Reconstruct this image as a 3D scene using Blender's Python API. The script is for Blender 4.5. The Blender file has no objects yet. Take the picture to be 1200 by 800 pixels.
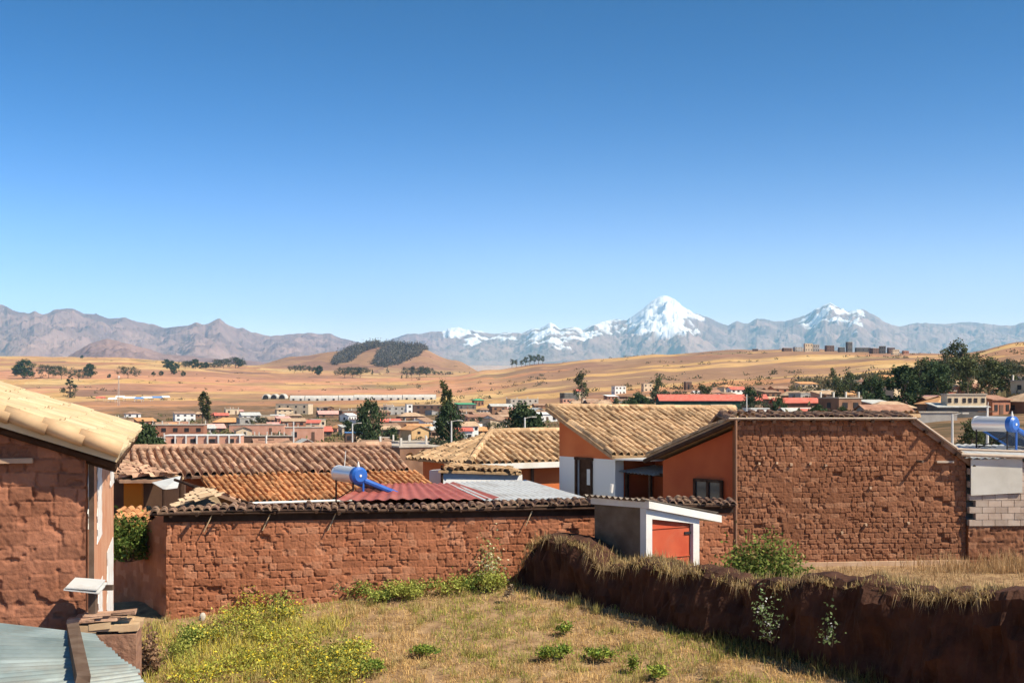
import bpy, math, random
import numpy as np
from mathutils import Vector
random.seed(7); rng = np.random.default_rng(7)
scene = bpy.context.scene
# ---------------------------------------------------------------- camera, sky, sun, exposure
F, HZ = 1500.0, 462.0                      # focal length in px of the 1200 px wide photograph, horizon row
cam_d = bpy.data.cameras.new("camera"); cam = bpy.data.objects.new("camera", cam_d)
scene.collection.objects.link(cam); scene.camera = cam
cam.location = (0, 0, 0); cam.rotation_euler = (math.pi/2, 0, 0)
cam_d.lens = 36.0*F/1200.0; cam_d.sensor_width = 36.0
cam_d.shift_y = (HZ-400.0)/1200.0
cam_d.clip_start = 0.1; cam_d.clip_end = 150000
SUN_AZ, SUN_EL = math.radians(118), math.radians(47)      # azimuth clockwise from +Y
sdir = Vector((math.sin(SUN_AZ)*math.cos(SUN_EL), math.cos(SUN_AZ)*math.cos(SUN_EL), math.sin(SUN_EL)))
world = bpy.data.worlds.new("World"); scene.world = world; world.use_nodes = True
wn = world.node_tree.nodes; wl = world.node_tree.links
bg = wn["Background"]; sky = wn.new("ShaderNodeTexSky"); sky.sky_type = 'NISHITA'; sky.sun_disc = False
sky.sun_elevation = SUN_EL; sky.sun_rotation = SUN_AZ
sky.altitude = 3700; sky.air_density = 1.0; sky.dust_density = 0.3; sky.ozone_density = 3.0
hs = wn.new("ShaderNodeHueSaturation"); hs.inputs['Saturation'].default_value = 2.4; hs.inputs['Hue'].default_value = .484
gm = wn.new('ShaderNodeGamma'); gm.inputs[1].default_value = 2.0; wl.new(sky.outputs[0], gm.inputs[0]); wl.new(gm.outputs[0], hs.inputs['Color']); # pale layer of dusty air low over the horizon
tcw = wn.new('ShaderNodeTexCoord'); sx = wn.new('ShaderNodeSeparateXYZ'); wl.new(tcw.outputs['Generated'], sx.inputs[0])
el = wn.new('ShaderNodeMath'); el.operation = 'MULTIPLY'; el.inputs[1].default_value = -20; wl.new(sx.outputs[2], el.inputs[0])
ex = wn.new('ShaderNodeMath'); ex.operation = 'EXPONENT'; wl.new(el.outputs[0], ex.inputs[0])
ex2 = wn.new('ShaderNodeMath'); ex2.operation = 'MULTIPLY'; ex2.inputs[1].default_value = .95; ex2.use_clamp = True; wl.new(ex.outputs[0], ex2.inputs[0])
mxw = wn.new('ShaderNodeMix'); mxw.data_type = 'RGBA'; mxw.inputs[7].default_value = (122, 69, 31, 1)
wl.new(ex2.outputs[0], mxw.inputs[0]); wl.new(hs.outputs[0], mxw.inputs[6])
wl.new(mxw.outputs[2], bg.inputs[0]); bg.inputs[1].default_value = 0.0225
sun_d = bpy.data.lights.new("sun", 'SUN'); sun_d.energy = 5.0; sun_d.angle = math.radians(0.5); sun_d.color = (1.0, 0.90, 0.72)
sun = bpy.data.objects.new("sun", sun_d); scene.collection.objects.link(sun)
sun.rotation_euler = sdir.to_track_quat('Z', 'Y').to_euler()
vs = scene.view_settings; vs.view_transform = 'Standard'; vs.look = 'None'; vs.exposure = 0.52; vs.gamma = 1.0; vs.use_curve_mapping = False
scene.cycles.max_bounces = 5; scene.cycles.diffuse_bounces = 1; scene.cycles.volume_bounces = 1
scene.cycles.transparent_max_bounces = 6
scene.cycles.use_denoising = True

# ---------------------------------------------------------------- helpers
def P(px, py, D): return np.array([(px-600)/F*D, D, -(py-HZ)/F*D])
def tag(o, label=None, cat=None, group=None, kind=None):
    if label: o['label'] = label
    if cat: o['category'] = cat
    if group: o['group'] = group
    if kind: o['kind'] = kind
    return o
def empty(name, loc, rz=0, parent=None):
    o = bpy.data.objects.new(name, None); scene.collection.objects.link(o)
    o.location = [float(v) for v in loc]; o.rotation_euler = (0, 0, rz); o.empty_display_size = .2
    if parent: o.parent = parent
    return o
def thing(name, loc, label, cat, group=None, rz=0):
    return tag(empty(name, loc, rz), label, cat, group)
def mesh_obj(name, V, Fc, mat, parent=None, org=None, col=None, rnd=None, smooth=False, extra=None):
    """V (N,3); Fc: (M,4)/(M,3) array or list of lists; org: world origin subtracted from V"""
    V = np.asarray(V, dtype=np.float64)
    if org is not None: V = V - np.asarray([float(a) for a in org])
    me = bpy.data.meshes.new(name)
    if isinstance(Fc, np.ndarray):
        n, k = Fc.shape
        me.vertices.add(len(V)); me.vertices.foreach_set('co', V.astype(np.float32).ravel())
        me.loops.add(n*k); me.loops.foreach_set('vertex_index', Fc.astype(np.int32).ravel())
        me.polygons.add(n); me.polygons.foreach_set('loop_start', np.arange(0, n*k, k, dtype=np.int32))
        me.polygons.foreach_set('loop_total', np.full(n, k, dtype=np.int32))
        me.update(calc_edges=True); me.validate()
    else:
        me.from_pydata(V.tolist(), [], [list(map(int, f)) for f in Fc]); me.update()
    if smooth: me.polygons.foreach_set('use_smooth', np.ones(len(me.polygons), dtype=bool))
    if rnd is not None:
        a = me.attributes.new('rnd', 'FLOAT', 'POINT'); a.data.foreach_set('value', np.asarray(rnd, dtype=np.float32))
    for k, v in (extra or {}).items():
        a = me.attributes.new(k, 'FLOAT', 'POINT'); a.data.foreach_set('value', np.asarray(v, dtype=np.float32))
    if col is not None:
        c = np.ones((len(V), 4), dtype=np.float32); c[:, :3] = col
        a = me.attributes.new('Col', 'FLOAT_COLOR', 'POINT'); a.data.foreach_set('color', c.ravel())
    if mat: me.materials.append(mat)
    o = bpy.data.objects.new(name, me); scene.collection.objects.link(o)
    if parent: o.parent = parent
    return o

class MB:
    def __init__(s): s.V = []; s.F = []; s.R = []; s.S = []
    def add(s, V, Fc, r=None):
        b = len(s.V); s.S.append((b, len(s.F))); s.V += [tuple(map(float, v)) for v in V]; s.F += [[i+b for i in f] for f in Fc]
        s.R += [random.random() if r is None else r]*len(V); return s
    def box(s, c, size, ex=(1,0,0), ey=(0,1,0), ez=(0,0,1), r=None, jit=0):
        c = np.array(c, float); ex, ey, ez = (np.array(e, float) for e in (ex, ey, ez))
        V = []
        for k in (-.5, .5):
            for j in (-.5, .5):
                for i in (-.5, .5):
                    V.append(c+ex*size[0]*i+ey*size[1]*j+ez*size[2]*k+(np.random.default_rng(len(s.V)+len(V)).uniform(-jit, jit, 3) if jit else 0))
        return s.add(V, [(0,2,3,1),(4,5,7,6),(0,1,5,4),(2,6,7,3),(0,4,6,2),(1,3,7,5)], r)
    def prism(s, poly, off, r=None):
        """poly: list of 3D points; off: 3D extrusion vector"""
        n = len(poly); off = np.array(off, float); A = [np.array(p, float) for p in poly]
        V = A+[a+off for a in A]
        return s.add(V, [list(range(n))[::-1], list(range(n, 2*n))]+[(i, (i+1) % n, n+(i+1) % n, n+i) for i in range(n)], r)
    def tube(s, p0, p1, r0, r1=None, n=8, r=None, cap=True):
        r1 = r0 if r1 is None else r1
        p0 = np.array(p0, float); p1 = np.array(p1, float); d = p1-p0; d /= max(1e-9, np.linalg.norm(d))
        a = np.cross(d, (0,0,1) if abs(d[2]) < .9 else (1,0,0)); a /= np.linalg.norm(a); b = np.cross(d, a)
        V = []
        for p, rr in ((p0, r0), (p1, r1)):
            for i in range(n):
                t = 2*math.pi*i/n; V.append(p+a*rr*math.cos(t)+b*rr*math.sin(t))
        Fc = [(i, (i+1) % n, n+(i+1) % n, n+i) for i in range(n)]
        if cap: Fc += [list(range(n))[::-1], list(range(n, 2*n))]
        return s.add(V, Fc, r)
    def build(s, name, mat, parent=None, org=None, smooth=False):
        if org is None and parent is not None: org = world_loc(parent)
        return mesh_obj(name, s.V, s.F, mat, parent, org, rnd=s.R, smooth=smooth)
def each(m, name, mt, parent, org=None, smooth=False):
    """every piece collected in m becomes a part of its own"""
    S = m.S+[(len(m.V), len(m.F))]
    for (a, f), (a2, f2) in zip(S, S[1:]):
        mesh_obj(name, m.V[a:a2], [[i-a for i in q] for q in m.F[f:f2]], mt, parent, world_loc(parent) if org is None else org, rnd=m.R[a:a2], smooth=smooth)
def world_loc(o):
    v = np.zeros(3)
    while o is not None:
        v += np.array(o.location); o = o.parent
    return v

# value noise
_perm = rng.random((256, 256, 3))
def vnoise(x, y, k=0):
    x = np.asarray(x, float); y = np.asarray(y, float)
    xi = np.floor(x).astype(int); yi = np.floor(y).astype(int); fx = x-xi; fy = y-yi
    fx = fx*fx*(3-2*fx); fy = fy*fy*(3-2*fy); T = _perm[:, :, k % 3]; s = 17*k
    g = lambda a, b: T[(a+s) & 255, (b+s*3) & 255]
    return (g(xi, yi)*(1-fx)+g(xi+1, yi)*fx)*(1-fy)+(g(xi, yi+1)*(1-fx)+g(xi+1, yi+1)*fx)*fy
def fbm(x, y, o=4, k=0):
    a, s, t = 1., 0, 0
    for i in range(o):
        s = s+a*vnoise(x*2**i, y*2**i, k+i); t += a; a *= .5
    return s/t
def smooth(a, b, x):
    t = np.clip((x-a)/(b-a), 0, 1); return t*t*(3-2*t)

# ---------------------------------------------------------------- materials
MATS = {}
def nodes_of(m):
    m.use_nodes = True; nt = m.node_tree; b = nt.nodes['Principled BSDF']; return nt, b
def mat(name, c1, c2=None, rough=.9, scale=3.0, metal=0, bump=.0, bscale=30., attr=None, spec=.2, c3=None, dirt=None, detail=6):
    """noise-mixed base colour (c1..c2), optional per-piece random 'rnd' variation and stain colour"""
    if name in MATS: return MATS[name]
    m = bpy.data.materials.new(name); nt, b = nodes_of(m); L = nt.links; N = nt.nodes
    b.inputs['Roughness'].default_value = rough; b.inputs['Metallic'].default_value = metal
    b.inputs['Specular IOR Level'].default_value = spec
    tc = N.new('ShaderNodeTexCoord')
    nz = N.new('ShaderNodeTexNoise'); nz.inputs['Scale'].default_value = scale; nz.inputs['Detail'].default_value = detail
    L.new(tc.outputs['Object'], nz.inputs['Vector'])
    mp = N.new('ShaderNodeMapRange'); mp.inputs[1].default_value = .35; mp.inputs[2].default_value = .65
    L.new(nz.outputs[0], mp.inputs[0])
    mx = N.new('ShaderNodeMix'); mx.data_type = 'RGBA'
    mx.inputs[6].default_value = (*c1, 1); mx.inputs[7].default_value = (*(c2 or c1), 1)
    L.new(mp.outputs[0], mx.inputs[0]); out = mx.outputs[2]
    if attr:
        at = N.new('ShaderNodeAttribute'); at.attribute_name = 'rnd'
        m2 = N.new('ShaderNodeMapRange'); m2.inputs[3].default_value = 1-attr; m2.inputs[4].default_value = 1+attr
        L.new(at.outputs['Fac'], m2.inputs[0])
        mul = N.new('ShaderNodeVectorMath'); mul.operation = 'SCALE'
        L.new(out, mul.inputs[0]); L.new(m2.outputs[0], mul.inputs['Scale']); out = mul.outputs[0]
        if c3:
            gt = N.new('ShaderNodeMath'); gt.operation = 'GREATER_THAN'; gt.inputs[1].default_value = .8
            L.new(at.outputs['Fac'], gt.inputs[0])
            m3 = N.new('ShaderNodeMix'); m3.data_type = 'RGBA'; m3.inputs[7].default_value = (*c3, 1)
            mm = N.new('ShaderNodeMath'); mm.operation = 'MULTIPLY'; mm.inputs[1].default_value = .7
            L.new(gt.outputs[0], mm.inputs[0]); L.new(mm.outputs[0], m3.inputs[0]); L.new(out, m3.inputs[6]); out = m3.outputs[2]
    if dirt:
        dn = N.new('ShaderNodeTexNoise'); dn.inputs['Scale'].default_value = scale*.35; dn.inputs['Detail'].default_value = 8; dn.inputs['Roughness'].default_value = .7
        L.new(tc.outputs['Object'], dn.inputs['Vector'])
        m4 = N.new('ShaderNodeMapRange'); m4.inputs[1].default_value = .5; m4.inputs[2].default_value = .68; m4.inputs[4].default_value = .75
        L.new(dn.outputs[0], m4.inputs[0])
        m5 = N.new('ShaderNodeMix'); m5.data_type = 'RGBA'; m5.inputs[7].default_value = (*dirt, 1)
        L.new(m4.outputs[0], m5.inputs[0]); L.new(out, m5.inputs[6]); out = m5.outputs[2]
    L.new(out, b.inputs['Base Color'])
    if bump:
        bn = N.new('ShaderNodeTexNoise'); bn.inputs['Scale'].default_value = bscale; bn.inputs['Detail'].default_value = 6
        L.new(tc.outputs['Object'], bn.inputs['Vector'])
        bp = N.new('ShaderNodeBump'); bp.inputs['Strength'].default_value = 1; bp.inputs['Distance'].default_value = bump
        L.new(bn.outputs[0], bp.inputs['Height']); L.new(bp.outputs[0], b.inputs['Normal'])
    MATS[name] = m; return m
def leaf_mat(name='leaf', trans=.25, rough=.75):
    if name in MATS: return MATS[name]
    m = bpy.data.materials.new(name); nt, b = nodes_of(m); L = nt.links; N = nt.nodes
    at = N.new('ShaderNodeAttribute'); at.attribute_name = 'Col'
    L.new(at.outputs['Color'], b.inputs['Base Color']); b.inputs['Roughness'].default_value = rough; b.inputs['Specular IOR Level'].default_value = .15
    if trans:
        tr = N.new('ShaderNodeBsdfTranslucent'); mx = N.new('ShaderNodeMixShader'); mx.inputs[0].default_value = trans
        L.new(at.outputs['Color'], tr.inputs[0]); L.new(b.outputs[0], mx.inputs[1]); L.new(tr.outputs[0], mx.inputs[2])
        L.new(mx.outputs[0], N['Material Output'].inputs['Surface'])
    MATS[name] = m; return m
LEAF = leaf_mat()
WOOD = mat('weathered_wood', (.10,.06,.04), (.16,.11,.08), attr=.3, scale=6)
DARKWOOD = mat('dark_wood', (.05,.025,.015), (.08,.045,.03), attr=.3, scale=6)
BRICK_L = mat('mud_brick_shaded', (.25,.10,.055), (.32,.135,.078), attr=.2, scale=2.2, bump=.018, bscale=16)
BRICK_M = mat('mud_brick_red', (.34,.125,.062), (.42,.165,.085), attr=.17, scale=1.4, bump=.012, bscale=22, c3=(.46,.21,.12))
BRICK_R = mat('mud_brick_brown', (.22,.09,.045), (.29,.125,.066), attr=.16, scale=.9, bump=.014, bscale=18, c3=(.35,.17,.095))
MUD = mat('mud', (.26,.13,.085), (.34,.19,.12), scale=2.5, bump=.04, bscale=9)
TILE_OLD = mat('old_clay_tile', (.36,.20,.13), (.52,.32,.21), attr=.36, scale=5, dirt=(.26,.16,.11), bump=.01, bscale=25)
TILE_NEW = mat('new_clay_tile', (.46,.20,.085), (.56,.28,.13), attr=.3, scale=5)
TILE_GOLD = mat('golden_clay_tile', (.44,.27,.145), (.60,.41,.24), attr=.36, scale=5, dirt=(.38,.24,.14), bump=.01, bscale=25)
TILE_PALE = mat('pale_clay_tile', (.55,.40,.23), (.63,.49,.31), attr=.07, scale=2, bump=.006, bscale=14)
TILE_BARGE = mat('barge_tile', (.50,.32,.18), (.60,.42,.25), attr=.15, scale=5)
ORANGE = mat('orange_plaster', (.52,.14,.05), (.60,.18,.065), scale=1.2, bump=.004)
ORANGE_B = mat('bright_orange_plaster', (.72,.20,.02), (.78,.24,.03), scale=1.5)
RED_PL = mat('red_orange_paint', (.50,.085,.04), (.58,.12,.055), scale=2.0, dirt=(.46,.15,.085))
WHITE = mat('white_plaster', (.78,.76,.72), (.70,.67,.62), scale=2.0, dirt=(.62,.55,.46), bump=.003)
WHITEWASH = mat('whitewash', (.82,.80,.76), (.70,.64,.58), scale=5.0)
PLASTER_PK = mat('flaking_plaster', (.55,.25,.14), (.62,.34,.21), scale=2.0, bump=.012, bscale=12)
CONC = mat('concrete', (.42,.40,.36), (.52,.50,.45), scale=2.0, dirt=(.34,.31,.27))
CONC_L = mat('pale_render', (.52,.49,.43), (.64,.61,.55), scale=1.7, dirt=(.45,.40,.34))
METAL = mat('zinc_sheet', (.62,.62,.60), (.74,.74,.72), rough=.5, metal=.1, scale=2.0, dirt=(.42,.36,.30), spec=.4)
METAL_B = mat('blue_grey_sheet', (.24,.30,.30), (.38,.44,.43), rough=.55, metal=.3, scale=2.5, dirt=(.25,.22,.18), attr=.15, spec=.4)
REDMETAL = mat('red_sheet', (.34,.085,.065), (.42,.13,.10), rough=.6, scale=1.5, dirt=(.45,.22,.17))
STEEL = mat('steel', (.78,.78,.78), rough=.3, metal=.35, spec=.5)
BLUE = mat('blue_plastic', (.015,.10,.42), (.03,.14,.50), rough=.4, spec=.5)
TUBEGLASS = mat('dark_tube_glass', (.03,.05,.10), rough=.15, spec=.6)
BLACK = mat('dark_iron', (.03,.028,.03), rough=.6)
GLASS = mat('window_glass', (.04,.045,.05), rough=.15, spec=.6)
DARK = mat('dark_opening', (.02,.017,.015), rough=.9)
STONE = mat('white_stone', (.65,.6,.52), (.5,.45,.38), scale=8)

# ---------------------------------------------------------------- terrain
DN = [45, 80, 130, 200, 300, 450, 650, 900, 1200, 1600, 2100, 2700, 3400, 4500, 6000]
# screen rows of the ground at those distances, for columns across the photo
TB = {
 -300: [None]*0,
   0: [640, 610, 588, 563, 537, 511, 495, 484, 474, 462, 447, 432, 423, 417.5, 430],
 130: [640, 610, 588, 563, 537, 511, 495, 484, 474, 462, 447, 432, 424, 418.5, 430],
 220: [640, 610, 588, 563, 537, 511, 495, 484, 474, 463, 449, 434, 427, 424, 434],
 300: [640, 610, 588, 563, 537, 511, 495, 484, 474, 463, 450, 439, 431, 428, 438],
 345: [640, 610, 588, 563, 537, 511, 495, 484, 474, 463, 451, 441, 434, 417, 440],
 400: [640, 610, 588, 563, 537, 511, 495, 483, 474, 463, 452, 442, 437, 411, 440],
 440: [640, 610, 588, 563, 537, 510, 494, 482, 473, 463, 452, 442, 438, 403.5, 440],
 490: [640, 608, 587, 562, 536, 510, 493, 481, 472, 462, 451, 442, 438, 407, 440],
 530: [640, 608, 585, 560, 535, 509, 492, 480, 470, 460, 449, 441, 437, 421, 440],
 575: [640, 606, 583, 558, 533, 507, 490, 478, 467, 456, 445, 433, 436, 440, 442],
 640: [640, 604, 578, 553, 528, 502, 486, 473, 460, 448, 436, 426, 430, 436, 442],
 700: [640, 600, 573, 546, 522, 498, 481, 467, 454, 442, 430, 420, 426, 434, 442],
 780: [640, 597, 565, 536, 513, 491, 474, 461, 448, 436, 424, 415, 423, 432, 442],
 860: [640, 592, 553, 526, 504, 483, 467, 454, 442, 430, 418, 410, 420, 432, 442],
 950: [640, 585, 540, 512, 492, 474, 460, 447, 435, 424, 413, 409, 418, 432, 442],
1050: [640, 570, 526, 500, 482, 465, 450, 438, 428, 420, 413, 420, 428, 436, 442],
1120: [640, 560, 518, 494, 476, 459, 444, 432, 424, 417, 415, 420, 428, 436, 442],
1200: [640, 555, 514, 490, 472, 454, 438, 426, 412, 400, 405, 412, 424, 434, 442],
1400: [640, 555, 512, 488, 468, 448, 430, 416, 402, 394, 396, 402, 414, 430, 442]}
TB.pop(-300)
_cx = np.array(sorted(TB)); _ty = np.array([TB[k] for k in sorted(TB)], float)      # (cols, D)
_lD = np.log(DN)
def row_at(px, D):
    """bilinear (smoothed across) interpolation of the ground's row"""
    px = np.clip(px, _cx[0], _cx[-1]); lD = np.log(np.clip(D, DN[0], DN[-1]))
    i = np.clip(np.searchsorted(_cx, px, side='right')-1, 0, len(_cx)-2); j = np.clip(np.searchsorted(_lD, lD, side='right')-1, 0, len(_lD)-2)
    a = (px-_cx[i])/(_cx[i+1]-_cx[i]); b = (lD-_lD[j])/(_lD[j+1]-_lD[j]); a = a*a*(3-2*a)
    return (_ty[i, j]*(1-a)+_ty[i+1, j]*a)*(1-b)+(_ty[i, j+1]*(1-a)+_ty[i+1, j+1]*a)*b
MW_A = np.array([-0.1, 26.3]); MW_B = np.array([9.6, 16.6])       # line of the foreground mud wall
def ground(X, Y):
    X = np.asarray(X, float); Y = np.asarray(Y, float)
    Ys = np.maximum(Y, 20.)
    px = 600+F*X/Ys
    far = -(row_at(px, Ys)-HZ)/F*np.maximum(Ys, 45)
    far = far+smooth(60, 200, Y)*(fbm(X/60, Y/60, 3, 1)-.5)*np.clip(Y/400, .3, 6)*.9
    lot = np.minimum(-8.23+.0719*X+.1646*np.maximum(Y, 18), -3.95)+(fbm(X*.6, Y*.6, 3, 2)-.5)*.16
    d = (MW_B-MW_A)/np.linalg.norm(MW_B-MW_A); nrm = np.array([-d[1], d[0]])   # points away from camera
    sd = (X-MW_A[0])*nrm[0]+(Y-MW_A[1])*nrm[1]
    lot = lot*(1-smooth(0.1, 1.5, sd)*smooth(-1, 1, X))+smooth(0.1, 1.5, sd)*smooth(-1, 1, X)*(-4.35+(fbm(X*.5, Y*.5, 3, 4)-.5)*.2)
    rt = smooth(0, 3.5, X)*(1-smooth(34, 44, Y))
    near = lot*(1-smooth(26.5, 30, Y))+smooth(26.5, 30, Y)*((-5.15-.008*(Y-30))*(1-rt)+rt*-4.18)
    near = near*(1-smooth(11, 5, Y))+smooth(11, 5, Y)*-1.7
    w = smooth(42, 60, Y)
    return near*(1-w)+far*w
def ground_hit(px, py, Dmin=60):
    """distance at which the ground shows at that pixel (for laying out the far town)"""
    Ds = np.exp(np.linspace(math.log(Dmin), math.log(4600), 500))
    X = (px-600)/F*Ds; z = ground(X, Ds); rows = HZ-z/Ds*F
    k = np.argmax(rows <= py)
    if rows[k] > py: k = int(np.argmin(abs(rows-py)))
    return X[k], Ds[k], z[k]

us = np.concatenate([-np.geomspace(2.6, .46, 30)[:-1], np.linspace(-.46, .46, 480), np.geomspace(.46, 2.6, 30)[1:]])
ys = np.concatenate([np.linspace(-40, 16, 24)[:-1], np.arange(16, 46, .22), np.geomspace(46, 9000, 330)])
UU, YY = np.meshgrid(us, ys); XX = UU*np.maximum(YY, 15); ZZ = ground(XX, YY)
ZZ = np.where(YY > 6000, ZZ-(YY-6000)*.05, ZZ)
nr, nc = XX.shape; idx = np.arange(nr*nc).reshape(nr, nc)
quads = np.stack([idx[:-1, :-1], idx[:-1, 1:], idx[1:, 1:], idx[1:, :-1]], -1).reshape(-1, 4)
pxg = 600+F*XX/np.maximum(YY, 15)
# zone: 1 = farmed slopes, 0 = town earth
town_far = np.interp(pxg, [0, 130, 300, 450, 575, 700, 860, 1000, 1200], [850, 900, 1150, 1150, 850, 800, 640, 520, 420])
zone = smooth(-.08, .08, np.log(np.maximum(YY, 15)/town_far)+(fbm(XX/90, YY/90, 3, 5)-.5)*.5)
def terrain_material():
    m = bpy.data.materials.new('dry_earth_and_fields'); nt, b = nodes_of(m); L = nt.links; N = nt.nodes
    b.inputs['Roughness'].default_value = .95; b.inputs['Specular IOR Level'].default_value = .05
    tc = N.new('ShaderNodeTexCoord')
    # fields: long plots
    mpg = N.new('ShaderNodeMapping'); mpg.inputs['Scale'].default_value = (.0075, .0042, 0); mpg.inputs['Rotation'].default_value = (0, 0, .25)
    L.new(tc.outputs['Object'], mpg.inputs['Vector'])
    wn_ = N.new('ShaderNodeTexNoise'); wn_.inputs['Scale'].default_value = 2.0; L.new(mpg.outputs[0], wn_.inputs['Vector'])
    add = N.new('ShaderNodeVectorMath'); add.operation = 'MULTIPLY_ADD'; add.inputs[1].default_value = (.55, .55, 0)
    L.new(wn_.outputs['Color'], add.inputs[0]); L.new(mpg.outputs[0], add.inputs[2])
    vo = N.new('ShaderNodeTexVoronoi'); vo.inputs['Scale'].default_value = 1.; L.new(add.outputs[0], vo.inputs['Vector'])
    sep = N.new('ShaderNodeSeparateColor'); L.new(vo.outputs['Color'], sep.inputs[0])
    cr = N.new('ShaderNodeValToRGB'); cr.color_ramp.interpolation = 'CONSTANT'; e = cr.color_ramp.elements
    cols = [(0, (.66,.40,.16)), (.2, (.60,.36,.15)), (.34, (.55,.27,.13)), (.44, (.68,.45,.20)), (.6, (.47,.25,.14)), (.68, (.62,.38,.17)), (.8, (.30,.17,.11)), (.88, (.56,.30,.15)), (.95, (.36,.25,.12))]
    e[0].position = 0; e[0].color = (*cols[0][1], 1); e[1].position = cols[1][0]; e[1].color = (*cols[1][1], 1)
    for p, c in cols[2:]:
        q = e.new(p); q.color = (*c, 1)
    L.new(sep.outputs[0], cr.inputs[0])
    v2 = N.new('ShaderNodeTexVoronoi'); v2.feature = 'DISTANCE_TO_EDGE'; L.new(add.outputs[0], v2.inputs['Vector'])
    ed = N.new('ShaderNodeMapRange'); ed.inputs[1].default_value = .0; ed.inputs[2].default_value = .045; ed.inputs[3].default_value = .75; ed.inputs[4].default_value = 0.
    L.new(v2.outputs[0], ed.inputs[0])
    nb = N.new('ShaderNodeTexNoise'); nb.inputs['Scale'].default_value = .006; L.new(tc.outputs['Object'], nb.inputs['Vector'])
    nb2 = N.new('ShaderNodeMapRange'); nb2.inputs[1].default_value = .42; nb2.inputs[2].default_value = .6; L.new(nb.outputs[0], nb2.inputs[0])
    em = N.new('ShaderNodeMath'); em.operation = 'MULTIPLY'; L.new(ed.outputs[0], em.inputs[0]); L.new(nb2.outputs[0], em.inputs[1])
    mx = N.new('ShaderNodeMix'); mx.data_type = 'RGBA'; mx.inputs[7].default_value = (.16,.12,.06, 1)
    L.new(em.outputs[0], mx.inputs[0]); L.new(cr.outputs[0], mx.inputs[6])
    # plain tilled reddish strips on the pampa side
    at3 = N.new('ShaderNodeAttribute'); at3.attribute_name = 'red'
    mr = N.new('ShaderNodeMix'); mr.data_type = 'RGBA'; mr.inputs[7].default_value = (.60,.29,.17, 1)
    L.new(at3.outputs['Fac'], mr.inputs[0]); L.new(mx.outputs[2], mr.inputs[6])
    at4 = N.new('ShaderNodeAttribute'); at4.attribute_name = 'dark'; md = N.new('ShaderNodeMix'); md.data_type = 'RGBA'; md.inputs[7].default_value = (.30,.17,.115, 1)
    L.new(at4.outputs['Fac'], md.inputs[0]); L.new(mr.outputs[2], md.inputs[6])
    # fine mottling
    fn = N.new('ShaderNodeTexNoise'); fn.inputs['Scale'].default_value = .03; fn.inputs['Detail'].default_value = 10; fn.inputs['Roughness'].default_value = .65
    L.new(tc.outputs['Object'], fn.inputs['Vector'])
    fm = N.new('ShaderNodeMapRange'); fm.inputs[1].default_value = .3; fm.inputs[2].default_value = .7; fm.inputs[3].default_value = .72; fm.inputs[4].default_value = 1.22
    L.new(fn.outputs[0], fm.inputs[0])
    sc = N.new('ShaderNodeVectorMath'); sc.operation = 'SCALE'; L.new(md.outputs[2], sc.inputs[0]); L.new(fm.outputs[0], sc.inputs['Scale'])
    # town earth
    tn = N.new('ShaderNodeTexNoise'); tn.inputs['Scale'].default_value = .12; tn.inputs['Detail'].default_value = 8; L.new(tc.outputs['Object'], tn.inputs['Vector'])
    tr = N.new('ShaderNodeValToRGB'); f = tr.color_ramp.elements; f[0].position = .35; f[0].color = (.10,.075,.04, 1); f[1].position = .65; f[1].color = (.32,.19,.11, 1)
    L.new(tn.outputs[0], tr.inputs[0])
    at = N.new('ShaderNodeAttribute'); at.attribute_name = 'zone'
    m2 = N.new('ShaderNodeMix'); m2.data_type = 'RGBA'; L.new(at.outputs['Fac'], m2.inputs[0]); L.new(tr.outputs[0], m2.inputs[6]); L.new(sc.outputs[0], m2.inputs[7])
    # the lot in front: straw coloured soil
    at2 = N.new('ShaderNodeAttribute'); at2.attribute_name = 'lot'
    ln = N.new('ShaderNodeTexNoise'); ln.inputs['Scale'].default_value = 3.5; ln.inputs['Detail'].default_value = 10; ln.inputs['Roughness'].default_value = .7; L.new(tc.outputs['Object'], ln.inputs['Vector'])
    lr = N.new('ShaderNodeValToRGB'); g = lr.color_ramp.elements; g[0].position = .35; g[0].color = (.20,.12,.07, 1); g[1].position = .62; g[1].color = (.44,.29,.16, 1)
    L.new(ln.outputs[0], lr.inputs[0])
    m3 = N.new('ShaderNodeMix'); m3.data_type = 'RGBA'; L.new(at2.outputs['Fac'], m3.inputs[0]); L.new(m2.outputs[2], m3.inputs[6]); L.new(lr.outputs[0], m3.inputs[7])
    L.new(m3.outputs[2], b.inputs['Base Color'])
    bp = N.new('ShaderNodeBump'); bp.inputs['Distance'].default_value = .05; bp.inputs['Strength'].default_value = .6
    L.new(ln.outputs[0], bp.inputs['Height']); L.new(bp.outputs[0], b.inputs['Normal'])
    return m
hillz = smooth(3250, 3600, YY)*smooth(280, 330, pxg)*smooth(600, 560, pxg)*.75
dark = smooth(.46, .54, fbm(XX/230+7, YY/120, 4, 2))*smooth(560, 640, pxg)*smooth(600, 900, YY)*.8+smooth(.50, .58, fbm(XX/300+1, YY/130, 4, 4))*smooth(640, 560, pxg)*smooth(900, 1300, YY)*smooth(3400, 3000, YY)*.55
red = smooth(720, 480, pxg)*smooth(1300, 1700, YY)*smooth(2900, 2500, YY)*smooth(.38, .50, fbm(XX/260+3, YY/150, 3, 6))*.9
terr = mesh_obj('ground', np.stack([XX, YY, ZZ], -1).reshape(-1, 3), quads, terrain_material(), smooth=True,
    extra={'zone': zone.ravel(), 'lot': smooth(60, 40, YY).ravel(), 'red': red.ravel(), 'dark': np.maximum(dark, hillz).ravel()})
tag(terr, kind='structure')

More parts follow.
